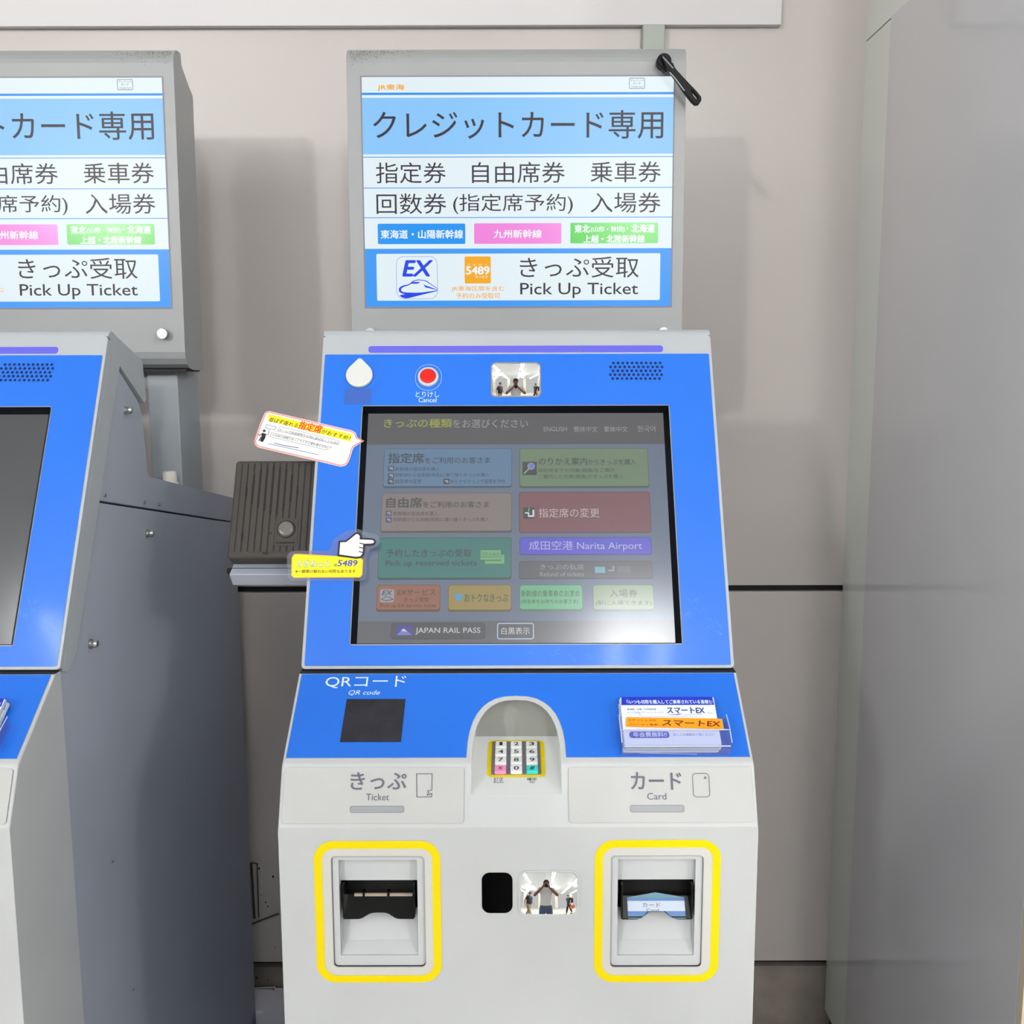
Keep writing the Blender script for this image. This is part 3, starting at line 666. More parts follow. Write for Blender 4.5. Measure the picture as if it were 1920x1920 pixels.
# yellow borders, card and ticket slots
for k, (ring_, s) in enumerate((((591.5, 1576.5, 827, 1841.5), slots[0]), ((1114.5, 1574.5, 1349, 1841), slots[1]))):
    a = FC.box(*ring_); b = MB(); t = .0076
    b.flat(FC, rr(*a, .0185, 10), M_yellow, .0005, [rr(a[0] + t, a[1] + t * .95, a[2] - t, a[3] - t, .0115, 10)])
    b.flat(FC, rr(a[0] + t, a[1] + t * .95, a[2] - t, a[3] - t, .0115, 10), mat('ivory_film', (206, 204, 196), .4), .0003, [rr(*slotbox(*s), .004)])
    b.build('yellow_frame', TM)
    u0, v0, u1, v1 = slotbox(*s)
    iu0, iv0, iu1, iv1 = FC.box(s[0] + 12.5, s[1] + 7.5, s[2] - 13.5, s[3] - 19.5)
    b = MB(); b.slab(FC, rr(u0 + .0004, v0 + .0004, u1 - .0004, v1 - .0004, .004), M_slotw, -.035, -.0012, [rr(iu0, iv0, iu1, iv1, .0008)])
    b.ring(FC, s[0] - 1, s[1] - 1, s[2] + 1, s[3] + 1, .0007, M_sidel, .0006, .0042)
    bz = b.build('slot_bezel', TM)
    # inside: upper plate, dark mouth, sloping chute and ledge
    vA = FC.uv(712, 1660)[1]; vB = FC.uv(712, 1722)[1]; vC = FC.uv(712, 1775)[1]
    dA, dB, dC = -.010, -.020, -.012
    b = MB(); g = lambda u, v, h: FC.P(u, v, h)
    b.quad(g(iu0, iv1 - .0025, dA), g(iu1, iv1 - .0025, dA), g(iu1, vA, dA), g(iu0, vA, dA), M_slotw)
    b.quad(g(iu0, iv1 - .0025, dA), g(iu1, iv1 - .0025, dA), g(iu1, iv1, -.004), g(iu0, iv1, -.004), M_slotw)
    e = .004
    b.quad(g(iu0, vB, dB), g(iu1, vB, dB), g(iu1 - e * 0, vC, dC), g(iu0 + e * 0, vC, dC), M_slotw)
    b.quad(g(iu0, vC, dC), g(iu1, vC, dC), g(iu1, iv0, -.003), g(iu0, iv0, -.003), M_slotw)
    for sx, q in ((iu0, 1), (iu1, -1)):
        b.quad(g(sx + q * .0002, iv0, -.003), g(sx + q * .0002, iv1, -.003), g(sx + q * .0002, iv1, -.034), g(sx + q * .0002, iv0, -.034), M_slotw)
        b.add([g(sx + q * .0005, vB, dB), g(sx + q * .008, vB, dB + .0005), g(sx + q * .0005, vC, dC + .0007)][::1], [(0, 1, 2)], M_slotw)
    b.build('chute', bz)
    b = MB(); b.quad(g(iu0, vB - .004, -.034), g(iu1, vB - .004, -.034), g(iu1, vA + .004, -.034), g(iu0, vA + .004, -.034), M_dark)
    for sx, q in ((iu0 + .0006, 1), (iu1 - .0006, -1)): b.quad(g(sx, vB, -.034), g(sx, vA, -.034), g(sx, vA, dA - .0004), g(sx, vB, dB - .0004), M_dark)
    b.quad(g(iu0, vA + .0004, -.034), g(iu1, vA + .0004, -.034), g(iu1, vA + .0004, dA - .0004), g(iu0, vA + .0004, dA - .0004), M_dark)
    b.quad(g(iu0, vB, -.034), g(iu1, vB, -.034), g(iu1, vB + .0005, dB), g(iu0, vB + .0005, dB), M_dark)
    b.build('slot_mouth', bz)
    # visor: lip with a wavy lower edge
    FV = FC.shifted(.004) if k else FC.shifted(.002)
    cu = (iu0 + iu1) / 2 + (.0008 if k else 0); hw = (iu1 - iu0) / 2 - .0035
    vt_ = FC.uv(712, 1690 if k == 0 else 1694)[1]; vb_ = FC.uv(712, 1722 if k == 0 else 1724)[1] - .0005
    def lowedge(t): return vb_ + (.0055 if k else .0048) * (math.exp(-(t / .40) ** 4)) 
    n = 22
    bot = [(cu - hw + 2 * hw * i / n, lowedge(-1 + 2 * i / n)) for i in range(n + 1)]
    th = .0016; tiltb = .006
    b = MB(); mv = M_black if k else M_smoke
    # front plate leaning out from top to bottom
    def gp(u, v, dh=0): tt = (vt_ - v) / (vt_ - vb_); return FC.P(u, v, -.012 + .012 * tt + dh)
    for i in range(n):
        (ua, va), (ub, vb2) = bot[i], bot[i + 1]
        b.quad(gp(ua, va), gp(ub, vb2), gp(ub, vt_), gp(ua, vt_), mv)
        b.quad(gp(ua, va, -th), gp(ub, vb2, -th), gp(ub, vt_, -th), gp(ua, vt_, -th), mv)
        b.quad(gp(ua, va, .0003), gp(ub, vb2, .0003), gp(ub, vb2, -th), gp(ua, va, -th), M_black)
        b.quad(gp(ua, va, .0004), gp(ub, vb2, .0004), gp(ub, vb2 + .0008, .0004), gp(ua, va + .0008, .0004), M_rubber)
    for q in (-1, 1):
        uu = cu + q * hw
        b.slab(Face.__new__(Face) if False else FC, [(uu - .0008, vb_ + .0002), (uu + .0008, vb_ + .0002), (uu + .0008, vA - .001), (uu - .0008, vA - .001)], M_black, -.026, -.0005 if k else -.002)
    b.build('visor', bz)
    if k == 0:
        for (xa, xb) in ((661, 678), (681, 723), (728, 771)):
            b = MB(); ua = FC.uv(xa, 1687)[0]; ub = FC.uv(xb, 1687)[0]; b.slab(FC, [(ua, vt_ - .0006), (ub, vt_ - .0006), (ub, vt_ + .002), (ua, vt_ + .002)], mat('tan_metal', (170, 155, 138), .35), -.0125, -.0105); b.build('guide_bar', bz)
        for xa in (679, 725.5):
            ua = FC.uv(xa, 1687)[0]; b = MB(); b.slab(FC, [(ua - .0011, vb_ + .003), (ua + .0011, vb_ + .003), (ua + .0011, vt_ + .004), (ua - .0011, vt_ + .004)], M_black, -.016, -.0100); b.build('rib', bz)
    else:
        lab = MB(); mblue = mat('label_blue', (84, 126, 178), .35); mlw = mat('label_pale', (196, 206, 222), .35); mteal = mat('label_teal', (96, 140, 150), .35)
        def lp(px, py, dh): 
            u_, v_ = FC.uv(px, py); return gp(u_, v_, dh)
        m2 = hw - .0058; N2 = 20
        def strip(f_lo, f_hi, m, dh):
            for i in range(N2):
                ta, tb = -1 + 2 * i / N2, -1 + 2 * (i + 1) / N2
                ua, ub = cu + m2 * ta, cu + m2 * tb
                lab.quad(gp(ua, f_lo(ta), dh), gp(ub, f_lo(tb), dh), gp(ub, f_hi(tb), dh), gp(ua, f_hi(ta), dh), m)
        strip(lambda t: max(lowedge(t) + .0020, vb_ + .0024), lambda t: vt_ - .0008, mblue, .0006)
        strip(lambda t: vb_ + .0062, lambda t: vt_ - .0030, mlw, .0008)
        strip(lambda t: vt_ - .0008, lambda t: vt_ - .0004 + .0036 * (1 - abs(t)), mteal, .0006)
        strip(lambda t: lowedge(t) + .0006, lambda t: lowedge(t) + .0012, mteal, .0007)
        for i, (s_, x0, y0, x1, y1) in enumerate((('カード', 1206, 1700.5, 1240, 1707), ('Card', 1213, 1708.5, 1236, 1713))):
            vs, fs = glyphs(s_); X0 = min(p[0] for p in vs); X1 = max(p[0] for p in vs); Y0 = min(p[1] for p in vs); Y1 = max(p[1] for p in vs)
            a = FC.box(x0, y0, x1, y1)
            lab.add([gp(a[0] + (a[2] - a[0]) * (p[0] - X0) / (X1 - X0), a[1] + (a[3] - a[1]) * (p[1] - Y0) / (Y1 - Y0), .0011) for p in vs], fs, M_grey_ink)
        lab.build('slot_label', bz)
b = MB(); b.dome(FC, rr(*FC.box(903.5, 1636, 961, 1711.5), .0075, 8), M_dark, 0, .0008, .0004); sw = b.build('sensor_window', TM)
sw.data.materials[0] = mat('sensor_black', (2, 2, 3), .15, spec=.08)
mirror(FC, 975.5, 1634.5, 1082, 1713.5, .006, .086, math.radians(22), .0006)
b = MB(); b.quad(FC.P(-W, LCf - .0004, .0002), FC.P(W, LCf - .0004, .0002), FC.P(W, LCf, .0002), FC.P(-W, LCf, .0002), M_bar)

# ---- leaflet holder and the cards in it
def holder(label):
    H = thing('leaflet_holder', label, 'holder', tuple(FA.P(FA.uv(1260, 1400)[0], .02, .001)), 'clear leaflet holders on the blue shelves')
    a = FA.box(1160, 1336, 1360, 1396)
    b = MB(); u0, u1 = a[0], a[2]; D = .017; FD = FA.shifted(D); vb = FD.uv(1260, 1399)[1]
    v_lip = FD.uv(1260, 1368)[1]; v_side = FD.uv(1260, 1337)[1]
    out = rr(u0, .001, u1, D, .006)
    b.slab(FA, rr(u0 + .002, max(.007, vb - .012), u1 - .002, v_side, .003), M_clear, .0011, .0017)            # back
    b.slab(FA, rr(u0, vb, u1, v_lip, .004), M_clear, D - .001, D)                                  # front lip
    b.slab(FA, [(u0, vb), (u1, vb), (u1, vb + .0012), (u0, vb + .0012)], M_clear, .0016, D)
    for (x, y) in ((u0, u0 + .0011), (u1 - .0011, u1)):
        b.slab(FA, [(x, vb), (y, vb), (y, v_side), (x, v_side)], M_clear, .0016, D - .003)
    b.build('tray', H)
    b = MB(); e = .0004; g = FA.P
    b.tube([g(u0, v_side, D - .003), g(u0 - .0002, v_lip, D), g(u0 + .004, v_lip - .0005, D + e), g(u1 - .004, v_lip - .0005, D + e), g(u1 + .0002, v_lip, D), g(u1, v_side, D - .003)], .0006, mat('clear_edge', (200, 205, 235), .15), 6)
    b.tube([g(u0 + .002, vb, D), g(u1 - .002, vb, D)], .0007, MATS['clear_edge'], 6)
    b.tube([g(u0, vb + .004, D), g(u0, v_lip, D)], .0006, MATS['clear_edge'], 6); b.tube([g(u1, vb + .004, D), g(u1, v_lip, D)], .0006, MATS['clear_edge'], 6)
    b.build('tray_edge', H)
    b = MB(); b.line_px(FA, [(1198, 1414), (1306, 1416)], 1, M_white_ink, .0018); b.build('tape', H)
    return H, vb, D
H1o, hvb, HD = holder('clear plastic leaflet holder on the shelf of the middle machine')
cards = []
cu0 = FA.shifted(.012).uv(1166, 1350)[0]; cardw = .0925; FQ = FA.shifted(.0016 + 5 * .0021 + .0019); cardh = FQ.uv(1260, 1307)[1] - hvb - .0022
CN = 6
ORD = ('rearmost sixth', 'fifth', 'fourth', 'third', 'second')
for k in range(CN):
    hh = .0018 + k * .0021; du = random.uniform(-.0012, .0012) * (k != CN - 1); dv = random.uniform(-.0003, .0015) * (k != CN - 1)
    lab = 'front card of the stack in the middle holder, with an orange stripe' if k == CN - 1 else 'blue headed white leaflet card in the middle holder, ' + ORD[k] + ' card counting from the front'
    c0 = (cu0 + du, hvb + .0022 + dv)
    t = thing('leaflet_card', lab, 'leaflet', tuple(FA.P(c0[0] + cardw / 2, c0[1], hh)), 'cards in the middle leaflet holder')
    b = MB(); q = rr(c0[0], c0[1], c0[0] + cardw, c0[1] + cardh, .002)
    b.slab(FA, q, M_card, hh, hh + .0018, wall=M_cardedge); b.build('card', t)
    b = MB(); vh = FQ.uv(1260, 1322)[1] + dv
    b.slab(FA, [(c0[0] + .0006, vh), (c0[0] + cardw - .0006, vh), (c0[0] + cardw - .0012, c0[1] + cardh + .0001), (c0[0] + .0012, c0[1] + cardh + .0001)], M_navy, hh - .00002, hh + .0019); b.build('header_band', t)
    cards.append(t)
t = cards[-1]; FQ = FA.shifted(.0018 + 5 * .0021 + .0019)
b = MB()
CT = lambda s, x0, y0, x1, y1, m, bold=0.0, sh=0.0: b.text(FQ, s, x0, y0, x1, y1, m, .0003, bold, sh)
CT('いつも切符を購入してご乗車されている皆様！', 1180, 1312.5, 1331, 1320, M_white_ink, .025)
CT('\\\\', 1174, 1312, 1179, 1319, M_white_ink); CT('//', 1331, 1314, 1336, 1321, M_white_ink)
CT('東海道・山陽・九州新幹線', 1176, 1328, 1230, 1332, M_grey_ink); CT('ネット予約＆チケットレスサービス', 1176, 1334.5, 1244, 1338, M_faint)
CT('スマートEX', 1250, 1326, 1321, 1338, M_inkblue, .03); CT('さん', 1327, 1335, 1338, 1339, M_faint)
b.poly_px(FQ, [(1250, 1341), (1272, 1339), (1282, 1338), (1272, 1340.5)], M_inkblue, .0003); b.line_px(FQ, [(1282, 1341), (1316, 1339.5)], .8, M_faint, .0003)
b.line_px(FQ, [(1196, 1336), (1204, 1343.5), (1318, 1344.5)], .6, M_faint, .0003)
b.rect(FQ, 1180, 1372, 1255, 1384, mat('badge_violet', (96, 100, 190), .5), .0003, .0028)
b.text(FQ, '年会費無料!!', 1187, 1373, 1250, 1382.5, M_white_ink, .0005, .02)
CT('詳しくは裏面をご覧ください', 1262, 1375, 1340, 1380, M_faint)
b.build('print', t, kind='stuff')
b = MB(); b.poly_px(FQ, [(1174, 1345.5), (1344, 1348), (1354, 1349), (1357.5, 1368), (1173, 1363.5)], M_orange, .0008)
b.text_px(FQ, 'スマートEX', (1241, 1362), (1352, 1364), 11.5, M_maroon, .0011, .03, .15)
b.text_px(FQ, 'チケットレスの', (1178, 1353.5), (1230, 1354), 4, M_maroon, .0011); b.text_px(FQ, 'スピーディ乗車!', (1179, 1361.5), (1235, 1362), 4, M_maroon, .0011)
b.build('orange_stripe', t)

# ---- adhesive items on the head
c = FH.uv(674.5, 706)
TD = thing('adhesive_hook', 'white teardrop shaped adhesive disc above the dark blue patch', 'hook', tuple(FH.P(c.x, c.y, .001)))
R0 = .0152; pts = []
for k in range(31):
    a = math.radians(135 - 270 - 0 + 270 * k / 30 - 0) + math.pi * 0
    a = math.radians(90 + 48 + (360 - 96) * k / 30); pts.append((c.x + R0 * math.cos(a), c.y + R0 * math.sin(a)))
pts.append((c.x + .0018, c.y + .0205)); pts.append((c.x - .0002, c.y + .0212)); pts.append((c.x - .0022, c.y + .0205))
b = MB(); b.dome(FH, pts, M_drop, .0016, .0052, .0008); b.build('disc', TD)
b = MB()
for a0, a1 in ((-38, -12), (8, 30), (200, 222)):
    for r_ in (.0262, .0215):
        p = [(c.x + r_ * math.cos(math.radians(a0 + (a1 - a0) * k / 6)), c.y + r_ * math.sin(math.radians(a0 + (a1 - a0) * k / 6))) for k in range(7)]
        b.tube([FH.P(x, y, .0013) for x, y in p], .00018, M_lam, 4)
b.build('clear_film', TD, kind='stuff')

# speech bubble sticker
FB1 = FH.shifted(.0018)
SB = thing('speech_bubble_sticker', 'white speech bubble sticker with red outline beside the screen top left', 'sticker', tuple(FB1.P(*FB1.uv(580, 820))))
def inset(pts, off):
    out = []; n = len(pts)
    for i in range(n):
        p0, p1, p2 = Vector(pts[i - 1]), Vector(pts[i]), Vector(pts[(i + 1) % n])
        e1 = (p1 - p0).normalized(); e2 = (p2 - p1).normalized()
        nn = (Vector((-e1.y, e1.x)) + Vector((-e2.y, e2.x))); nn.normalize(); k = max(.55, nn.dot(Vector((-e1.y, e1.x)))); out.append(tuple(p1 + nn * off / k))
    return out
def bub(off):
    cx, cy = 572, 822
    pts = [(494, 779), (497, 773), (504, 770.5), (660, 807), (667, 811), (670, 820), (682.5, 826.5), (664, 838), (661, 844), (654, 866), (648, 873), (639, 875), (484, 839), (478, 834), (477, 826), (487, 796)]
    if off == 0: return pts
    out = []; n = len(pts)
    for i in range(n):
        p0, p1, p2 = Vector(pts[i - 1]), Vector(pts[i]), Vector(pts[(i + 1) % n])
        e1 = (p1 - p0).normalized(); e2 = (p2 - p1).normalized()
        nn = (Vector((-e1.y, e1.x)) + Vector((-e2.y, e2.x))); nn.normalize(); out.append(tuple(p1 + nn * off))
    return out
b = MB(); b.slab(FB1, [tuple(FB1.uv(*p)) for p in bub(0)], M_stkw, -.0006, 0); b.build('card', SB)
b = MB(); b.line_px(FB1, bub(2.6), 1.5, M_pinkred, .0002, True); b.line_px(FB1, bub(.9), .6, M_pinkred, .0002, True); b.build('outline', SB)
b = MB(); b.poly_px(FB1, [(504.5, 776.5), (661.5, 815), (657, 828), (501.5, 789)], M_stky, .0002); b.build('headline_band', SB)
b = MB(); tx = lambda s, p0, p1, h, m, bo=.0, sh=.12: b.text_px(FB1, s, p0, p1, h, m, .0004, bo, sh)
tx('並ばず座れる', (503, 790), (557, 802.5), 8.5, M_ink, .012); tx('指定席', (558, 804), (602, 814), 16, M_inkred, .03); tx('がおすすめ！', (602, 812.5), (656, 826), 8, M_ink, .012)
tx('ホームで自由席待ちの列に並ばなくてもOK！', (523, 808), (634, 834), 5, M_grey_ink); tx('その待ち時間でゆっくりとお土産も買えるね♪', (510, 818), (614, 841.5), 5, M_grey_ink)
tx('ekikara seat reservation', (500, 832), (598, 854), 3, M_faint) if False else None
b.line_px(FB1, [(503, 832), (598, 853)], 1.6, M_faint, .0003); b.line_px(FB1, [(514, 831), (530, 835), (560, 840)], 1.2, M_inkblue, .0003)
for pl in ([(525, 800), (636, 827), (634, 834), (523, 808.5), (519, 809), (523, 804)], [(509, 811), (612, 836.5), (622, 838.5), (615, 841), (613, 844), (506, 819)]):
    b.line_px(FB1, pl, .6, M_grey_ink, .0003, True)
b.build('lettering', SB, kind='stuff')
b = MB(); g = M_ink
b.flat(FB1, ell(*FB1.uv(495.5, 808), .0016, .0016, 14), g, .0003)
b.poly_px(FB1, [(491, 811.5), (499, 813.5), (497.5, 821), (493, 829), (487.5, 827.5), (490.5, 818)], g, .0003)
b.line_px(FB1, [(492, 813), (486.5, 817), (484.5, 815)], 1.5, g, .0003); b.line_px(FB1, [(498, 815), (503, 815.5), (504.5, 806.5)], 1, g, .0003)
b.line_px(FB1, [(495, 820), (491.5, 828)], 1.8, g, .0003); b.line_px(FB1, [(489.5, 820), (485.5, 826.5)], 1.8, g, .0003)
b.line_px(FB1, [(499.5, 796), (518, 800.5), (515.5, 806.5), (497.5, 802.5)], .7, g, .0003, True); b.build('pictogram', SB, kind='stuff')

# yellow sticker with the pointing hand
FY = FH.shifted(.0024)
YS_ = thing('pointing_hand_sticker', 'laminated yellow sticker with a white hand pointing at the screen', 'sticker', tuple(FY.P(*FY.uv(612, 1062))))
b = MB()
b.slab(FY, [tuple(FY.uv(*p)) for p in ((545, 1034), (552, 1033), (618, 1032), (626, 1010), (650, 995), (672, 992), (690, 999), (706, 1002), (712, 1010), (711, 1020), (704, 1026), (694, 1030), (688, 1038), (687, 1080), (682, 1087), (676, 1089.5), (546, 1089), (539, 1084), (538, 1042))], M_lam, -.0006, 0); b.build('laminate', YS_)
b = MB(); b.slab(FY, [tuple(FY.uv(*p)) for p in ((547, 1046), (551, 1039.5), (558, 1038.5), (676, 1045), (681, 1050), (679.5, 1078), (675, 1083), (551, 1083.5), (546, 1079))], M_stko, .0001, .0003)
b.poly_px(FY, [(549, 1046), (553, 1040.5), (675, 1046.5), (679, 1051), (677.5, 1077), (673, 1081.5), (553, 1082), (548, 1078)], M_stky, .0005); b.build('yellow_field', YS_)
b = MB(); b.text(FY, 'えきねっと', 556, 1050.5, 620, 1064, M_green_ink, .0008, .05, .15); b.text(FY, 'えきねっと', 556.8, 1051.3, 619.2, 1063.2, M_stkw, .0010, .01, .15)
b.text(FY, 'e', 626.5, 1057, 632, 1063, M_green_ink, .0008, .01); b.text(FY, '5489', 633, 1050.5, 670.5, 1062, M_navy, .0008, .02, .1)
b.text(FY, '※一部受け取れない切符もあります', 554.5, 1068.3, 667, 1074.8, M_ink, .0008, .01); b.build('lettering', YS_, kind='stuff')
hand = [(635.3, 1014.5), (648, 1014), (655, 1009), (663, 1002), (668, 998.5), (674, 999.5), (678.5, 1005), (678, 1009), (700, 1010), (704.5, 1013.5), (705, 1018), (702, 1022), (697, 1023), (684.5, 1023.5), (684, 1032), (683, 1040), (678, 1046.5), (668, 1048), (650, 1045.5), (633, 1043)]
b = MB(); b.slab(FY, [tuple(FY.uv(*p)) for p in hand], M_ink, .0003, .0011)
hc = Vector((665, 1024)); 
inn_old = [(637.8, 1017), (649, 1016.5), (657, 1011), (664.5, 1004.2), (669, 1001), (673, 1002), (675.8, 1006), (673.5, 1011.5), (699, 1012.6), (702, 1014.8), (702.2, 1018), (700, 1020), (696, 1020.6), (681.8, 1020), (681.8, 1026), (681, 1039), (676.5, 1044), (668, 1045.2), (650, 1043), (635.8, 1040.5)]
b.poly_px(FY, inset(hand, 3.3), M_stkw, .0014)
b.line_px(FY, [(683, 1021), (675, 1019.5)], 1.8, M_ink, .0016); b.line_px(FY, [(683, 1029), (674, 1027)], 1.8, M_ink, .0016); b.line_px(FY, [(682, 1037), (673.5, 1035)], 1.8, M_ink, .0016)
b.build('pointing_hand', YS_)

# ---- intercom beside the head
FI = FH.shifted(-.012)
IC = thing('intercom', 'dark brown ribbed intercom box with a round button beside the middle machine', 'intercom', tuple(FI.P(*FI.uv(505, 1050))))
ic = FI.box(432, 864, 586, 1052); iu0, iu1 = FI.uv(433, 960)[0], FI.uv(433, 960)[0] + .094
iv0, iv1 = FI.uv(505, 1047)[1], FI.uv(505, 863)[1]
b = MB(); b.dome(FI, rr(iu0, iv0, iu1, iv1, .004), M_brown, -.026, 0, .0035, 4); b.build('casing', IC)
b = MB()
for k in range(1, 13):
    x = iu0 + (iu1 - iu0) * (k + .15) / 13.2
    b.flat(FI, [(x - .0009, iv0 + .008), (x + .0003, iv0 + .008), (x + .0003, iv1 - .004), (x - .0009, iv1 - .004)], M_browng, .0001)
    if k > 1: rb = MB(); rb.slab(FI, [(x - .0062, iv0 + .007), (x - .0011, iv0 + .007), (x - .0011, iv1 - .0035), (x - .0062, iv1 - .0035)], M_brown, 0, .0005); rb.build('rib', IC)
b.build('groove_panel', IC, kind='stuff')
sl_ = [(461, 914, 930), (476, 890, 945), (489, 880, 952), (500.5, 876, 958), (512, 874, 964), (523.5, 876, 966), (535, 880, 958), (546, 890, 942), (556, 912, 928), (451.5, 998, 1014)]
for (x, ya, yb2) in sl_:
    p0 = FI.uv(x, ya); p1 = FI.uv(x - (yb2 - ya) * .085, yb2); xm = round(((p0.x) - iu0) / ((iu1 - iu0) / 13.2) - .15); xx = iu0 + (iu1 - iu0) * (xm + .15) / 13.2
    b = MB(); b.slab(FI, rr(xx - .0013, p1.y, xx + .0011, p0.y, .0008, 3), M_dark, 0, .0007); b.build('sound_slot', IC)
c = FI.uv(537, 993)
b = MB(); b.slab(FI, rr(c.x - .0125, c.y - .019, c.x + .0125, c.y + .0125, .0015), M_brown, 0, .0011); b.slab(FI, rr(c.x - .0105, c.y - .0165, c.x + .0105, c.y - .0148, .0003), M_browng, .001, .0013); pl = b.build('button_plate', IC)
b = MB(); b.dome(FI, ell(c.x, c.y, .0102, .0102, 30), M_blackm, .001, .0022, .0008); b.dome(FI, ell(c.x, c.y, .0088, .0088, 30), mat('pale_grey_button', (112, 110, 106), .12), .002, .0052, .0028, 5); b.build('call_button', pl)
b = MB(); c = FI.uv(498, 1036); b.flat(FI, ell(c.x, c.y, .0032, .0024, 20), M_dark, .0004); c = FI.uv(507, 1000); b.flat(FI, ell(c.x, c.y, .0016, .0014, 8), M_browng, .0008); b.build('screw_hole', IC)
b = MB(); b.slab(FI, rr(iu0 - .004, iv0 - .010, iu1 + .002, iv1 - .004, .004), M_brown, -.034, -.026); 
b.slab(FI, rr(iu0 - .003, iv0 - .013, iu1 + .002, iv0 - .006, .002), M_black, -.034, -.016); b.build('base', IC)
b = MB(); pz = FI.P(0, iv0 - .013, -.030)
p0, p1 = FI.P(iu0 + .002, iv0 - .012, -.02), FI.P(iu1, iv0 - .012, -.02)
b.prism([(p0.y - .012, p0.z + .002), (p0.y + .012, p0.z + .012), (p0.y + .10, p0.z + .03), (p0.y + .10, p0.z - .016), (p0.y + .0, p0.z - .0125)], p0.x, -W - .0005, M_side); b.build('bracket', IC, bevel=.001)

# ================================================================ backlit sign on legs behind the head
XS = .2325
yS = 1.4665; zSt = on_y(970, 84, 1.476).z; zSb = on_y(345, 692, yS).z
FG = Face((yS, zSb), (yS + .010, zSt))
SG = thing('backlit_sign', 'complete backlit sign on legs behind the middle machine', 'sign', (0, 1.5, zSb), 'backlit signs behind the machines')
D_ = .082; Ls = FG.L
g = FG.P; cp = []
rT = .022
for k in range(7):
    a = math.radians(90 * k / 6); q = g(0, Ls - rT + rT * math.sin(a), -rT + rT * math.cos(a)); cp.append((q.y, q.z))
q = g(0, Ls, -.033); cp.append((q.y, q.z)); q = g(0, Ls - .016, -.036); cp.append((q.y, q.z)); q = g(0, Ls - .034, -D_ * .78); cp.append((q.y, q.z)); q = g(0, Ls - .044, -D_); cp.append((q.y, q.z)); q = g(0, .0, -D_); cp.append((q.y, q.z))
q = g(0, -.001, -.040); cp.append((q.y, q.z))
for k in range(5):
    a = math.radians(-90 + 90 * k / 4); q = g(0, .024 + .024 * math.sin(a), -.030 + .030 * math.cos(a)); cp.append((q.y, q.z))
b = MB(); b.prism(cp, -XS, XS, M_sign); b.build('housing', SG, bevel=.002)
# scuffed corner: worn paint flecks
b = MB(); random.seed(11); M_fleck = mat('worn_paint', (104, 100, 98), .7)
for k in range(330):
    x = 655 + abs(random.gauss(0, 50)); y = 92 + abs(random.gauss(0, 14)) * (1 - min(.7, (x - 655) / 190)); 
    if x > 800 or y > 140: continue
    q = FG.uv(x, y); s_ = random.uniform(.0002, .0006)
    vv = q.y; hh = .0003
    if vv > Ls - rT: a = (vv - (Ls - rT)); hh = -rT + math.sqrt(max(0, rT * rT - a * a)) + .0003
    b.flat(FG, [(q.x + s_ * 2 * random.uniform(.4, 1) * math.cos(t * 1.05), vv + s_ * random.uniform(.4, 1) * math.sin(t * 1.05)) for t in range(6)], M_fleck, hh)
b.build('paint_wear', SG, kind='stuff')
# display
gw = glow('sign_white', (228, 242, 248), rough=.3); gl = glow('sign_sky', (134, 198, 252), rough=.3); gb = glow('sign_azure', (44, 152, 246), rough=.3); gline = glow('sign_line', (92, 160, 236), rough=.3); gst = glow('sign_strong', (0, 144, 240), rough=.3)
gk = mat('sign_ink', (40, 30, 38), .3, emit=(36, 30, 40), estr=.5, spec=.2); go = glow('sign_orange', (250, 172, 10), rough=.2); gP = glow('sign_pink', (244, 132, 222), rough=.2); gG = glow('sign_green', (72, 206, 60), rough=.2); gB = glow('sign_blue', (10, 150, 246), rough=.2); gN = glow('sign_navy', (16, 66, 236), rough=.2); gW = glow('sign_pure', (240, 250, 255), rough=.2)
sd = [FG.uv(*p) for p in ((689.5, 577), (1256.5, 572.5), (1264, 141), (675, 147))]
du0 = (sd[0].x + sd[3].x) / 2; du1 = (sd[1].x + sd[2].x) / 2; dv0 = (sd[0].y + sd[1].y) / 2; dv1 = (sd[2].y + sd[3].y) / 2
VG = lambda y: FG.uv(970, y)[1]
def band(b, ya, yb_, m, h=.0006): b.flat(FG, [(du0, VG(yb_)), (du1, VG(yb_)), (du1, VG(ya)), (du0, VG(ya))], m, h)
b = MB(); b.slab(FG, rr(du0 - .002, dv0 - .002, du1 + .002, dv1 + .002, .001), M_keybed, 0, .0004)
b.flat(FG, [(du0, dv0), (du1, dv0), (du1, dv1), (du0, dv1)], gw, .0005)
disp = b.build('display', SG)
b = MB()
band(b, 173.4, 177.8, gst); band(b, 183, 289, gl); band(b, 293.4, 295.2, gline); band(b, 351.3, 353, gline); band(b, 407, 408.7, gline)
b.flat(FG, [(du0, dv0), (du1, dv0), (du1, VG(466)), (du0, VG(466))], gb, .0006)
b.rect(FG, 706.5, 475.5, 1237.5, 563.3, gw, .0008, .002); b.build('colour_band', disp)
for (x0, y0, x1, y1, m) in ((708.5, 419.5, 872.5, 457.8, gB), (889, 418.8, 1052.5, 457.3, gP), (1069.5, 417.8, 1233.7, 456.3, gG), (871.3, 481, 920.3, 531.6, go)):
    b = MB(); b.rect(FG, x0, y0, x1, y1, m, .0010, .0018); b.build('colour_badge', disp)
b = MB()
def GT(s, x0, y0, x1, y1, m=gk, bo=0.0, sh=0.0, h=.0012):
    if y1 - y0 < 25: b.text(FG, s, x0, y0, x1, y1, m, h, bo, sh); return
    t_ = MB(); t_.text(FG, s, x0, y0, x1, y1, m, h, bo, sh); t_.build('lettering', disp, kind='stuff')
GT('JR東海', 707.5, 158.3, 758.5, 171, go, .03)
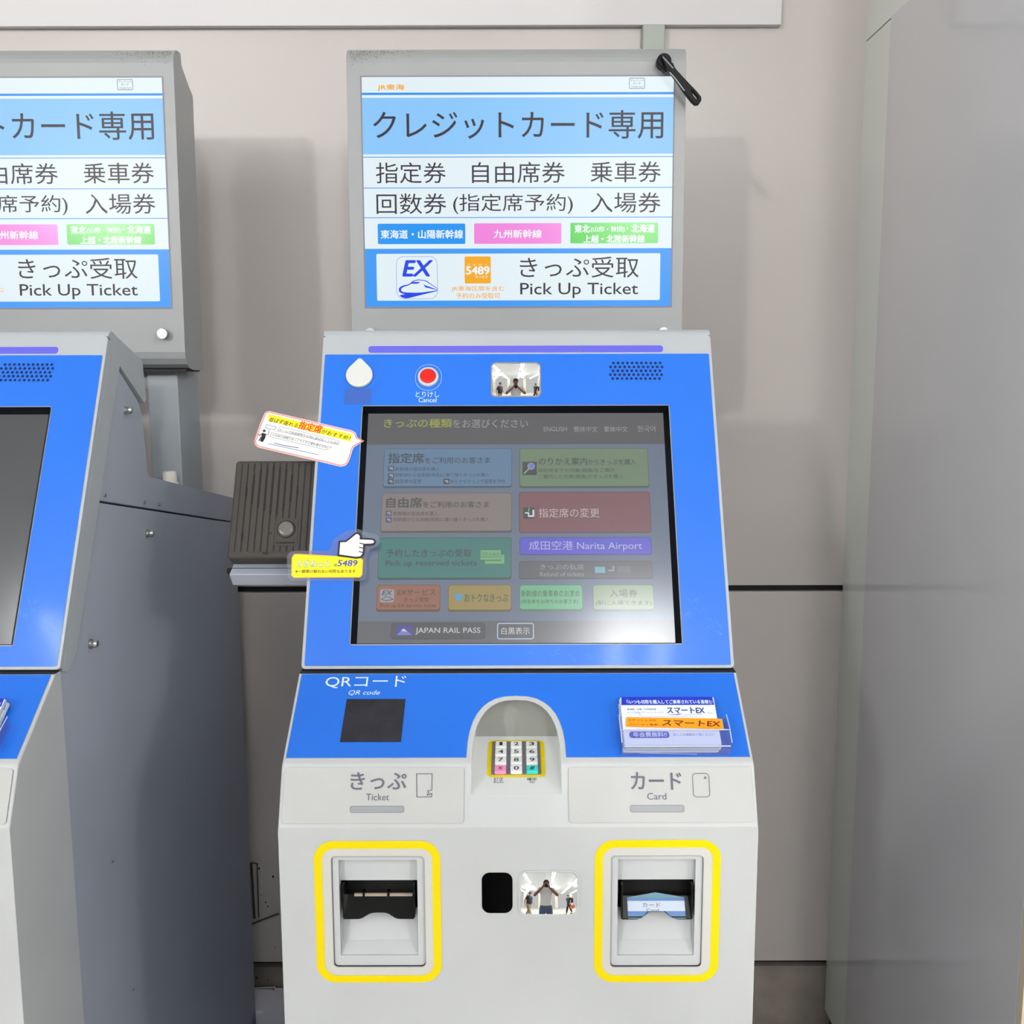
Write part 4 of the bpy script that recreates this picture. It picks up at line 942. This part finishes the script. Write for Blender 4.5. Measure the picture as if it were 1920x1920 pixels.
b.ring(FG, 1179.5, 146.6, 1209, 166.8, .0006, gk, .0012, .0015); GT('クレジット', 1182, 149, 1207, 153.2); GT('カード', 1187, 154.6, 1201, 158.8); GT('Credit Card', 1184, 161.4, 1205, 164.2)
GT('クレジットカード専用', 699.5, 207.5, 1243.5, 261, bo=.004)
GT('指定券', 705, 304.8, 836, 344); GT('自由席券', 885, 304, 1059, 343.5); GT('乗車券', 1107, 303, 1239, 342)
GT('回数券', 706, 363, 837, 401.5); GT('(指定席予約)', 849.6, 363.6, 1074, 401.5); GT('入場券', 1107, 361, 1238.5, 399)
GT('東海道・山陽新幹線', 714, 430.8, 868.6, 447.8, gW, .025); GT('九州新幹線', 925.5, 430.5, 1015.8, 446.8, gW, .025)
GT('東北', 1077, 421.5, 1106, 436.8, gW, .03); GT('(山形・秋田)', 1107.5, 424.5, 1171, 436.2, gW, .02); GT('・', 1174.5, 426.5, 1178, 430, gW, .02); GT('北海道', 1183.5, 420.5, 1227.5, 436.2, gW, .03); GT('上越・北陸新幹線', 1094, 440.3, 1208.8, 455.6, gW, .03)
GT('EX', 754, 487.8, 812.5, 518.8, gN, .045, .22)
GT('5489', 873.5, 499.3, 918.5, 515.3, gW, .05); GT('サービス', 891.5, 517, 914.5, 521.8, gW, .02); GT('ご よ や く', 876, 494.5, 913, 498, gW)
GT('JR東海区間を含む', 846.7, 536.6, 945.8, 547, go, .01); GT('予約のみ受取可', 855, 549.4, 938, 560.2, go, .01)
GT('きっぷ受取', 974.7, 481.5, 1197.8, 520.8); GT('Pick Up Ticket', 975.4, 530.4, 1196.3, 559, bo=.006)
b.build('lettering', disp, kind='stuff')
b = MB(); b.ring(FG, 743, 480.8, 820.5, 560.8, .0006, glow('icon_outline', (120, 150, 214), rough=.2), .0011, .0105)
def cr(p): return (730 + p[0] / 8.348, 470 + p[1] / 8.348)
P_ = lambda pts, m=gN, h=.0012: b.poly_px(FG, [cr(p) for p in pts], m, h)
P_([(325, 515), (360, 480), (400, 462), (460, 452), (570, 465), (755, 590), (755, 600), (560, 475), (460, 465), (405, 473), (375, 490), (480, 492), (475, 505), (430, 520), (350, 518), (300, 545), (220, 570), (190, 595), (185, 625), (205, 645), (260, 655), (400, 660), (520, 655), (755, 622), (755, 632), (520, 690), (400, 720), (300, 745), (240, 748), (190, 728), (158, 706), (200, 690), (250, 682), (200, 672), (155, 645), (148, 600), (170, 568), (220, 545), (290, 530)])
P_([(530, 525), (570, 545), (755, 612), (755, 620), (565, 575), (545, 545)])
b.build('train_emblem', disp)
# legs
for sx in (-1, 1):
    b = MB(); xa, xb = sorted((sx * .165, sx * .209))
    b.prism([(1.50, shA[1] + sl2 * (1.50 - shA[0]) + .0004), (1.598, shA[1] + sl2 * (1.598 - shA[0]) + .0004), (1.598, zSb + .006), (1.50, zSb + .006)], xa, xb, M_sidel)
    b.box((xa - (.014 if sx > 0 else -.0006), 1.51, zSb - .03), (xb + (-.0006 if sx > 0 else .014), 1.59, zSb + .004), M_sidel); b.build('leg', SG, bevel=.002)
b = MB(); b.box((-XS + .003, 1.478, zSb - .004), (XS - .003, 1.54, zSb + .0), M_dark); b.build('gasket', SG)
for x in (-.205, .205):
    q = on_y(300, 626, yS); b = MB(); b.tube([(x, yS + .004, q.z), (x, yS - .004, q.z), (x, yS - .0045, q.z), (x, yS - .011, q.z)], [.0055, .0055, .0075, .0072], M_screw, 16); b.build('thumb_screw', SG)
# second machine and sign to the left
TM2 = copy_tree(TM, skip=('covering_patch',)); TM2.location.x -= PITCHX
TM2['label'] = 'ticket machine cut off at the left edge, its grey steel side showing'
for o in TM2.children:
    if o.name.startswith('screen.') : SCR2 = o
for ch in list(SCR2.children): bpy.data.objects.remove(ch)
me = SCR2.data.copy(); SCR2.data = me
me.materials.clear(); me.materials.append(lcdc('off', (52, 54, 60), .8)); me.materials.append(lcdc('off2', (46, 47, 52), .8)); me.materials.append(MATS['lcd_off2'])
SG2 = copy_tree(SG, skip=('paint_wear',)); SG2.location.x -= PITCHX; SG2['label'] = 'backlit sign behind the left machine, cut off by the left edge'
H2o = copy_tree(H1o); H2o.location.x -= PITCHX; H2o['label'] = 'clear plastic leaflet holder on the left machine, cut off by the edge'
for k, c in enumerate(cards):
    d = copy_tree(c, skip=() if k < CN - 1 else ('orange_stripe',)); d.location.x -= PITCHX; d['group'] = 'cards in the left leaflet holder'
    d['label'] = 'front printed card in the left machine holder' if k == CN - 1 else 'blue headed white leaflet card in the left holder, ' + ORD[k] + ' card counting from the front'
b = MB(); random.seed(5); dx = Vector((-PITCHX, 0, 0))
for k in range(260):
    x = 320 - abs(random.gauss(0, 48)); y = 92 + abs(random.gauss(0, 12))
    if x < 200 or y > 138: continue
    dd = ray(x, y); tt = (FG.o + dx - CAMP).dot(FG.n) / dd.dot(FG.n); p = CAMP + dd * tt - FG.o; q = Vector((p.x, p.dot(FG.ey)))
    if q.x > -PITCHX + XS - .002: continue
    s_ = random.uniform(.0002, .0006); vv = q.y; hh = .0003
    if vv > Ls - rT: a = (vv - (Ls - rT)); hh = -rT + math.sqrt(max(0, rT * rT - a * a)) + .0003
    b.flat(FG, [(q.x + s_ * 2 * random.uniform(.4, 1) * math.cos(t * 1.05), vv + s_ * random.uniform(.4, 1) * math.sin(t * 1.05)) for t in range(6)], M_fleck, hh)
o = b.build('paint_wear', SG2, kind='stuff')

# ---- black cane rest clipped on the sign's corner
CR = thing('cane_holder', 'black plastic cane holder clip on the top right corner of the sign', 'cane holder', tuple(on_y(1245, 118, yS)))
FQ2 = Face((yS - .028, zSb), (yS - .018, zSt))
b = MB(); p0 = FG.uv(1243, 119); b.tube([g(p0.x, p0.y, 0), g(p0.x, p0.y, .012)], .010, M_rubber, 20)
FM = FQ2.shifted(-.012); b.dome(FM, [tuple(FM.uv(*p)) for p in reversed(((1231, 113), (1234, 107), (1240, 103.5), (1262, 120), (1266, 130), (1257, 137), (1247, 135.5), (1232, 120)))], M_rubber, -.008, .004, .003); b.build('mount', CR)
b = MB(); arm = [(1240, 104.5), (1246, 103), (1262, 121), (1269, 131), (1284, 147), (1306, 170), (1315, 181), (1315.5, 188), (1311, 195), (1304, 196), (1297, 190), (1283, 172), (1262, 142), (1250, 127)]
hole_ = [(1297, 169), (1300, 171), (1309, 183), (1308.5, 186), (1305, 185), (1300, 178)]
b.slab(FQ2, [tuple(FQ2.uv(*p)) for p in reversed(arm)], M_rubber, -.009, .0, [[tuple(FQ2.uv(*p)) for p in hole_]]); ao = b.build('arm', CR, bevel=.0012)
b = MB(); b.line_px(FQ2, [(1256, 136), (1266, 147), (1283, 170)], 2.0, M_bar, .0005); b.line_px(FQ2, [(1243, 107), (1262, 128)], 2.4, M_keybed, .0005); b.build('groove_line', CR)

# ================================================================ hall behind the lens: lamps, walls, people
M_lamp = mat('lamp_tube', (255, 255, 255), .5, emit=(248, 252, 255), estr=LAMP)
M_hall = mat('hall_wall', (232, 223, 205), .6)
for k in range(4):
    b = MB(); x = -5.2 + 3.4 * k; b.box((x, -8.4, 0), (x + .5, -7.9, LAMP_Z + .06), M_hall); tag(b.build('column', bevel=.02), 'square beige column across the hall, ' + ('first', 'second', 'third', 'fourth')[k] + ' of the row', 'column', 'columns across the hall')
lampo = None
for xr in LAMP_ROWS:
    for yr in (-1.35, -3.75, -6.05):
        if lampo is None:
            lampo = thing('ceiling_light', 'twin tube ceiling light of the hall, seen only in the mirrors', 'ceiling light', (xr, yr, LAMP_Z), 'hall ceiling lights in rows')
            for dxx in (-.10, .10):
                b = MB(); b.box((xr + dxx - .024, yr - 1.9, LAMP_Z - .03), (xr + dxx + .024, yr, LAMP_Z - .001), M_lamp); b.build('tube', lampo)
            b = MB(); b.box((xr - .16, yr - 1.95, LAMP_Z), (xr + .16, yr + .05, LAMP_Z + .05), M_board); b.build('tray', lampo)
        else:
            c = copy_tree(lampo); c.location = (xr, yr, LAMP_Z)

M_skin = mat('skin', (150, 100, 78), .5); M_skin2 = mat('skin_light', (205, 165, 140), .5); M_tee = mat('white_tshirt', (246, 246, 244), .8); M_jean = mat('blue_jeans', (92, 112, 142), .85, noise=.15, nscale=20)
M_hair = mat('dark_hair', (28, 24, 22), .6); M_plaid = mat('dark_patterned_shirt', (70, 74, 86), .8, noise=.8, nscale=25); M_khaki = mat('khaki_cotton', (172, 158, 132), .85); M_navyc = mat('navy_cloth', (44, 56, 72), .8); M_bag = mat('black_bag', (30, 28, 36), .7); M_obag = mat('orange_bag', (240, 120, 84), .6); M_shoe = mat('shoe', (50, 48, 46), .6)
def skin_mesh(name, verts, edges, radii, m, parent, loc, sub=2, root=0):
    me = bpy.data.meshes.new(name); me.from_pydata(verts, edges, []); me.materials.append(m)
    o = bpy.data.objects.new(name, me); COL.objects.link(o); o.parent = parent
    s = o.modifiers.new('skin', 'SKIN'); s.use_smooth_shade = True
    if not me.skin_vertices: me.attributes.new  # layer is made by the modifier below
    bm = bmesh.new(); bm.from_mesh(me); lay = bm.verts.layers.skin.verify(); bm.verts.ensure_lookup_table()
    for v, r in zip(bm.verts, radii): v[lay].radius = (r, r) if not isinstance(r, tuple) else r; v[lay].use_root = v.index == root
    bm.to_mesh(me); bm.free()
    ss = o.modifiers.new('sub', 'SUBSURF'); ss.levels = sub; ss.render_levels = sub
    return o
def person(name_label, loc, rz, joints, shirt, trousers, skinm, fingers=False):
    """joints: dict of points in the person's own frame (facing +y), feet at z 0"""
    P = thing('person', name_label, 'person', loc); P.rotation_euler.z = rz
    J = joints; V_, E_, R_ = [], [], []
    def add(p, r, link=None):
        V_.append(p); R_.append(r)
        if link is not None: E_.append((link, len(V_) - 1))
        return len(V_) - 1
    pel = add(J['pelvis'], .12); ab = add(J['waist'], .115, pel); ch = add(J['chest'], .13, ab); nk = add(J['neck'], .055, ch)
    jaw = add(J['jaw'], .068, nk); hd = add(J['head'], .088, jaw); tp_ = add(J['crown'], .060, hd)
    for s in ('l', 'r'):
        sh_ = add(J['sh_' + s], .058, ch); el = add(J['el_' + s], .042, sh_); wr = add(J['wr_' + s], .027, el); pa = add(J['palm_' + s], .033, wr)
        if fingers:
            d = (Vector(J['palm_' + s]) - Vector(J['wr_' + s])).normalized(); side = Vector((1, 0, 0)) if abs(d.x) < .8 else Vector((0, 1, 0))
            for q, (off, ln) in enumerate(((-.024, .055), (-.008, .064), (.008, .060), (.022, .046))):
                base = Vector(J['palm_' + s]) + side * off * .8 + d * .022; k1 = add(tuple(base), .009, pa); k2 = add(tuple(base + d * ln * .5 + Vector((0, .006, 0))), .0085, k1); add(tuple(base + d * ln * .8 + Vector((0, .022, 0))), .007, k2)
            tb = Vector(J['palm_' + s]) + side * (.032 if s == 'l' else -.032); k1 = add(tuple(tb), .010, pa); add(tuple(tb + d * .035 + side * (.012 if s == 'l' else -.012)), .008, k1)
        hp = add(J['hip_' + s], .09, pel); kn = add(J['kn_' + s], .056, hp); an = add(J['an_' + s], .036, kn); add(J['toe_' + s], .032, an)
    skin_mesh('body', V_, E_, R_, skinm, P, loc, 2)
    # shirt
    V_, E_, R_ = [], [], []
    pel = add(tuple(Vector(J['pelvis']) - Vector((0, 0, .06))), .175); pe2 = add(tuple(Vector(J['pelvis']) + Vector((0, 0, .03))), .175, pel); ab = add(J['waist'], .165, pe2); ch = add(J['chest'], .175, ab); nk = add(tuple(Vector(J['neck']) - Vector((0, 0, .03))), .075, ch)
    for s in ('l', 'r'):
        sh_ = add(J['sh_' + s], .078, ch); m_ = Vector(J['sh_' + s]).lerp(Vector(J['el_' + s]), .75); add(tuple(m_), .062, sh_)
    skin_mesh('shirt', V_, E_, R_, shirt, P, loc, 2)
    V_, E_, R_ = [], [], []
    pel = add(tuple(Vector(J['waist']) - Vector((0, 0, .05))), .150); pel = add(tuple(Vector(J['pelvis'])), .150, pel); pel = add(tuple(Vector(J['pelvis']) - Vector((0, 0, .07))), .130, pel)
    for s in ('l', 'r'):
        hp = add(tuple(Vector(J['hip_' + s]) - Vector((0, 0, .10))), .100, pel); kn = add(J['kn_' + s], .085, hp); add(tuple(Vector(J['an_' + s]) + Vector((0, 0, .03))), .062, kn)
    skin_mesh('trousers', V_, E_, R_, trousers, P, loc, 2)
    # hair and face
    hd = Vector(J['head']); b = bmesh.new(); bmesh.ops.create_uvsphere(b, u_segments=20, v_segments=12, radius=1)
    for v in b.verts:
        if v.co.z < -.15 and v.co.y > -.3: v.co.z = -.15 + (v.co.z + .15) * .1
        if v.co.y > .45 and v.co.z < .35: v.co.y = .45
        v.co = Vector((v.co.x * .089, v.co.y * .102 - .006, v.co.z * .098 + .028)) + hd
    me = bpy.data.meshes.new('hair'); b.to_mesh(me); b.free(); me.materials.append(M_hair)
    for p in me.polygons: p.use_smooth = True
    o = bpy.data.objects.new('hair', me); COL.objects.link(o); o.parent = P
    for nm, cx_, dz, r, m in (('eye', -.032, .0, .012, M_ink), ('eye', .032, 0, .012, M_ink), ('nose', 0, -.03, .016, skinm), ('ear', -.086, -.01, .024, skinm), ('ear', .086, -.01, .024, skinm)):
        b = bmesh.new(); bmesh.ops.create_uvsphere(b, u_segments=10, v_segments=8, radius=r); me = bpy.data.meshes.new(nm)
        for v in b.verts:
            if nm == 'nose': v.co.z *= 1.5
            if nm == 'ear': v.co.x *= .45
            v.co += hd + Vector((cx_, .0 if nm == 'ear' else (.086 if nm == 'nose' else .078), dz))
        b.to_mesh(me); b.free(); me.materials.append(m); o = bpy.data.objects.new(nm, me); COL.objects.link(o); o.parent = P
    b = bmesh.new(); bmesh.ops.create_uvsphere(b, u_segments=12, v_segments=6, radius=1); me = bpy.data.meshes.new('mouth')
    for v in b.verts: v.co = Vector((v.co.x * .024, v.co.y * .006, v.co.z * .006)) + hd + Vector((0, .080, -.062))
    b.to_mesh(me); b.free(); me.materials.append(M_maroon); o = bpy.data.objects.new('mouth', me); COL.objects.link(o); o.parent = P
    for s in ('l', 'r'):
        a = Vector(J['an_' + s]); t_ = Vector(J['toe_' + s]); mid = (a + t_) / 2
        b = bmesh.new(); bmesh.ops.create_uvsphere(b, u_segments=14, v_segments=8, radius=1); me = bpy.data.meshes.new('shoe')
        for v in b.verts: v.co = Vector((v.co.x * .048, v.co.y * .135, max(-.6, v.co.z) * .055)) + Vector((mid.x, mid.y, min(a.z, t_.z) + .0))
        b.to_mesh(me); b.free(); me.materials.append(M_shoe); o = bpy.data.objects.new('shoe', me); COL.objects.link(o); o.parent = P
    return P
def stand(hgt, step=0.0, arms='down'):
    k = hgt / 1.7
    J = dict(pelvis=(0, 0, .93 * k), waist=(0, 0, 1.08 * k), chest=(0, .0, 1.27 * k), neck=(0, 0, 1.43 * k), jaw=(0, .015, 1.50 * k), head=(0, .012, 1.575 * k), crown=(0, .0, 1.635 * k),
             sh_l=(-.19, 0, 1.37 * k), sh_r=(.19, 0, 1.37 * k), hip_l=(-.09, 0, .88 * k), hip_r=(.09, 0, .88 * k),
             kn_l=(-.10, step * .5 + .02, .48 * k), kn_r=(.10, -step * .4 + .02, .48 * k), an_l=(-.10, step, .07), an_r=(.10, -step, .08 + abs(step) * .12), toe_l=(-.11, step + .15, .035), toe_r=(.11, -step + .15, .035))
    if arms == 'phone':
        J.update(el_l=(-.30, .12, 1.15 * k), el_r=(.30, .12, 1.15 * k), wr_l=(-.09, .19, 1.36 * k), wr_r=(.09, .19, 1.36 * k), palm_l=(-.055, .21, 1.41 * k), palm_r=(.055, .21, 1.41 * k))
    else:
        J.update(el_l=(-.25, -.04 - step * .3, 1.10 * k), el_r=(.25, -.04 + step * .3, 1.10 * k), wr_l=(-.26, .06 - step * .5, .88 * k), wr_r=(.26, .06 + step * .5, .88 * k), palm_l=(-.26, .08 - step * .5, .80 * k), palm_r=(.26, .08 + step * .5, .80 * k))
    return J
pp = person('person in a white t-shirt and blue jeans photographing the machine, reflected in the lower mirror', (-.01, -.235, 0), 0, stand(1.72, 0, 'phone'), M_tee, M_jean, M_skin, True)
b = MB(); b.box((-.036, -.016, EYE - .085), (.036, -.008, EYE + .02), M_bag); b.tube([(0, -.0085, EYE), (0, -.0055, EYE)], .006, M_black, 14)
tag(b.build('smartphone', bevel=.002), 'dark smartphone held up by the person in the white t-shirt', 'phone')
p2 = person('person in a dark patterned shirt and khaki trousers walking past, reflected at left', (-1.05, -1.6, 0), math.radians(-75), stand(1.72, .26), M_plaid, M_khaki, M_skin2)
p3 = person('person in dark clothes with a black backpack walking past, reflected at right', (1.75, -2.5, 0), math.radians(70), stand(1.7, .2), M_navyc, M_bag, M_skin2)
b = MB(); b.box((1.98, -2.66, .95), (2.14, -2.38, 1.40), M_bag); tag(b.build('backpack', bevel=.04), 'black backpack worn by the person in dark clothes', 'backpack')
b = MB(); b.box((1.72, -2.22, .50), (2.02, -2.10, .76), M_obag); b.tube([(1.80, -2.16, .76), (1.87, -2.16, .86), (1.94, -2.16, .76)], .008, M_obag, 8); tag(b.build('shopping_bag', bevel=.01), 'orange shopping bag carried by the person with the backpack', 'bag')
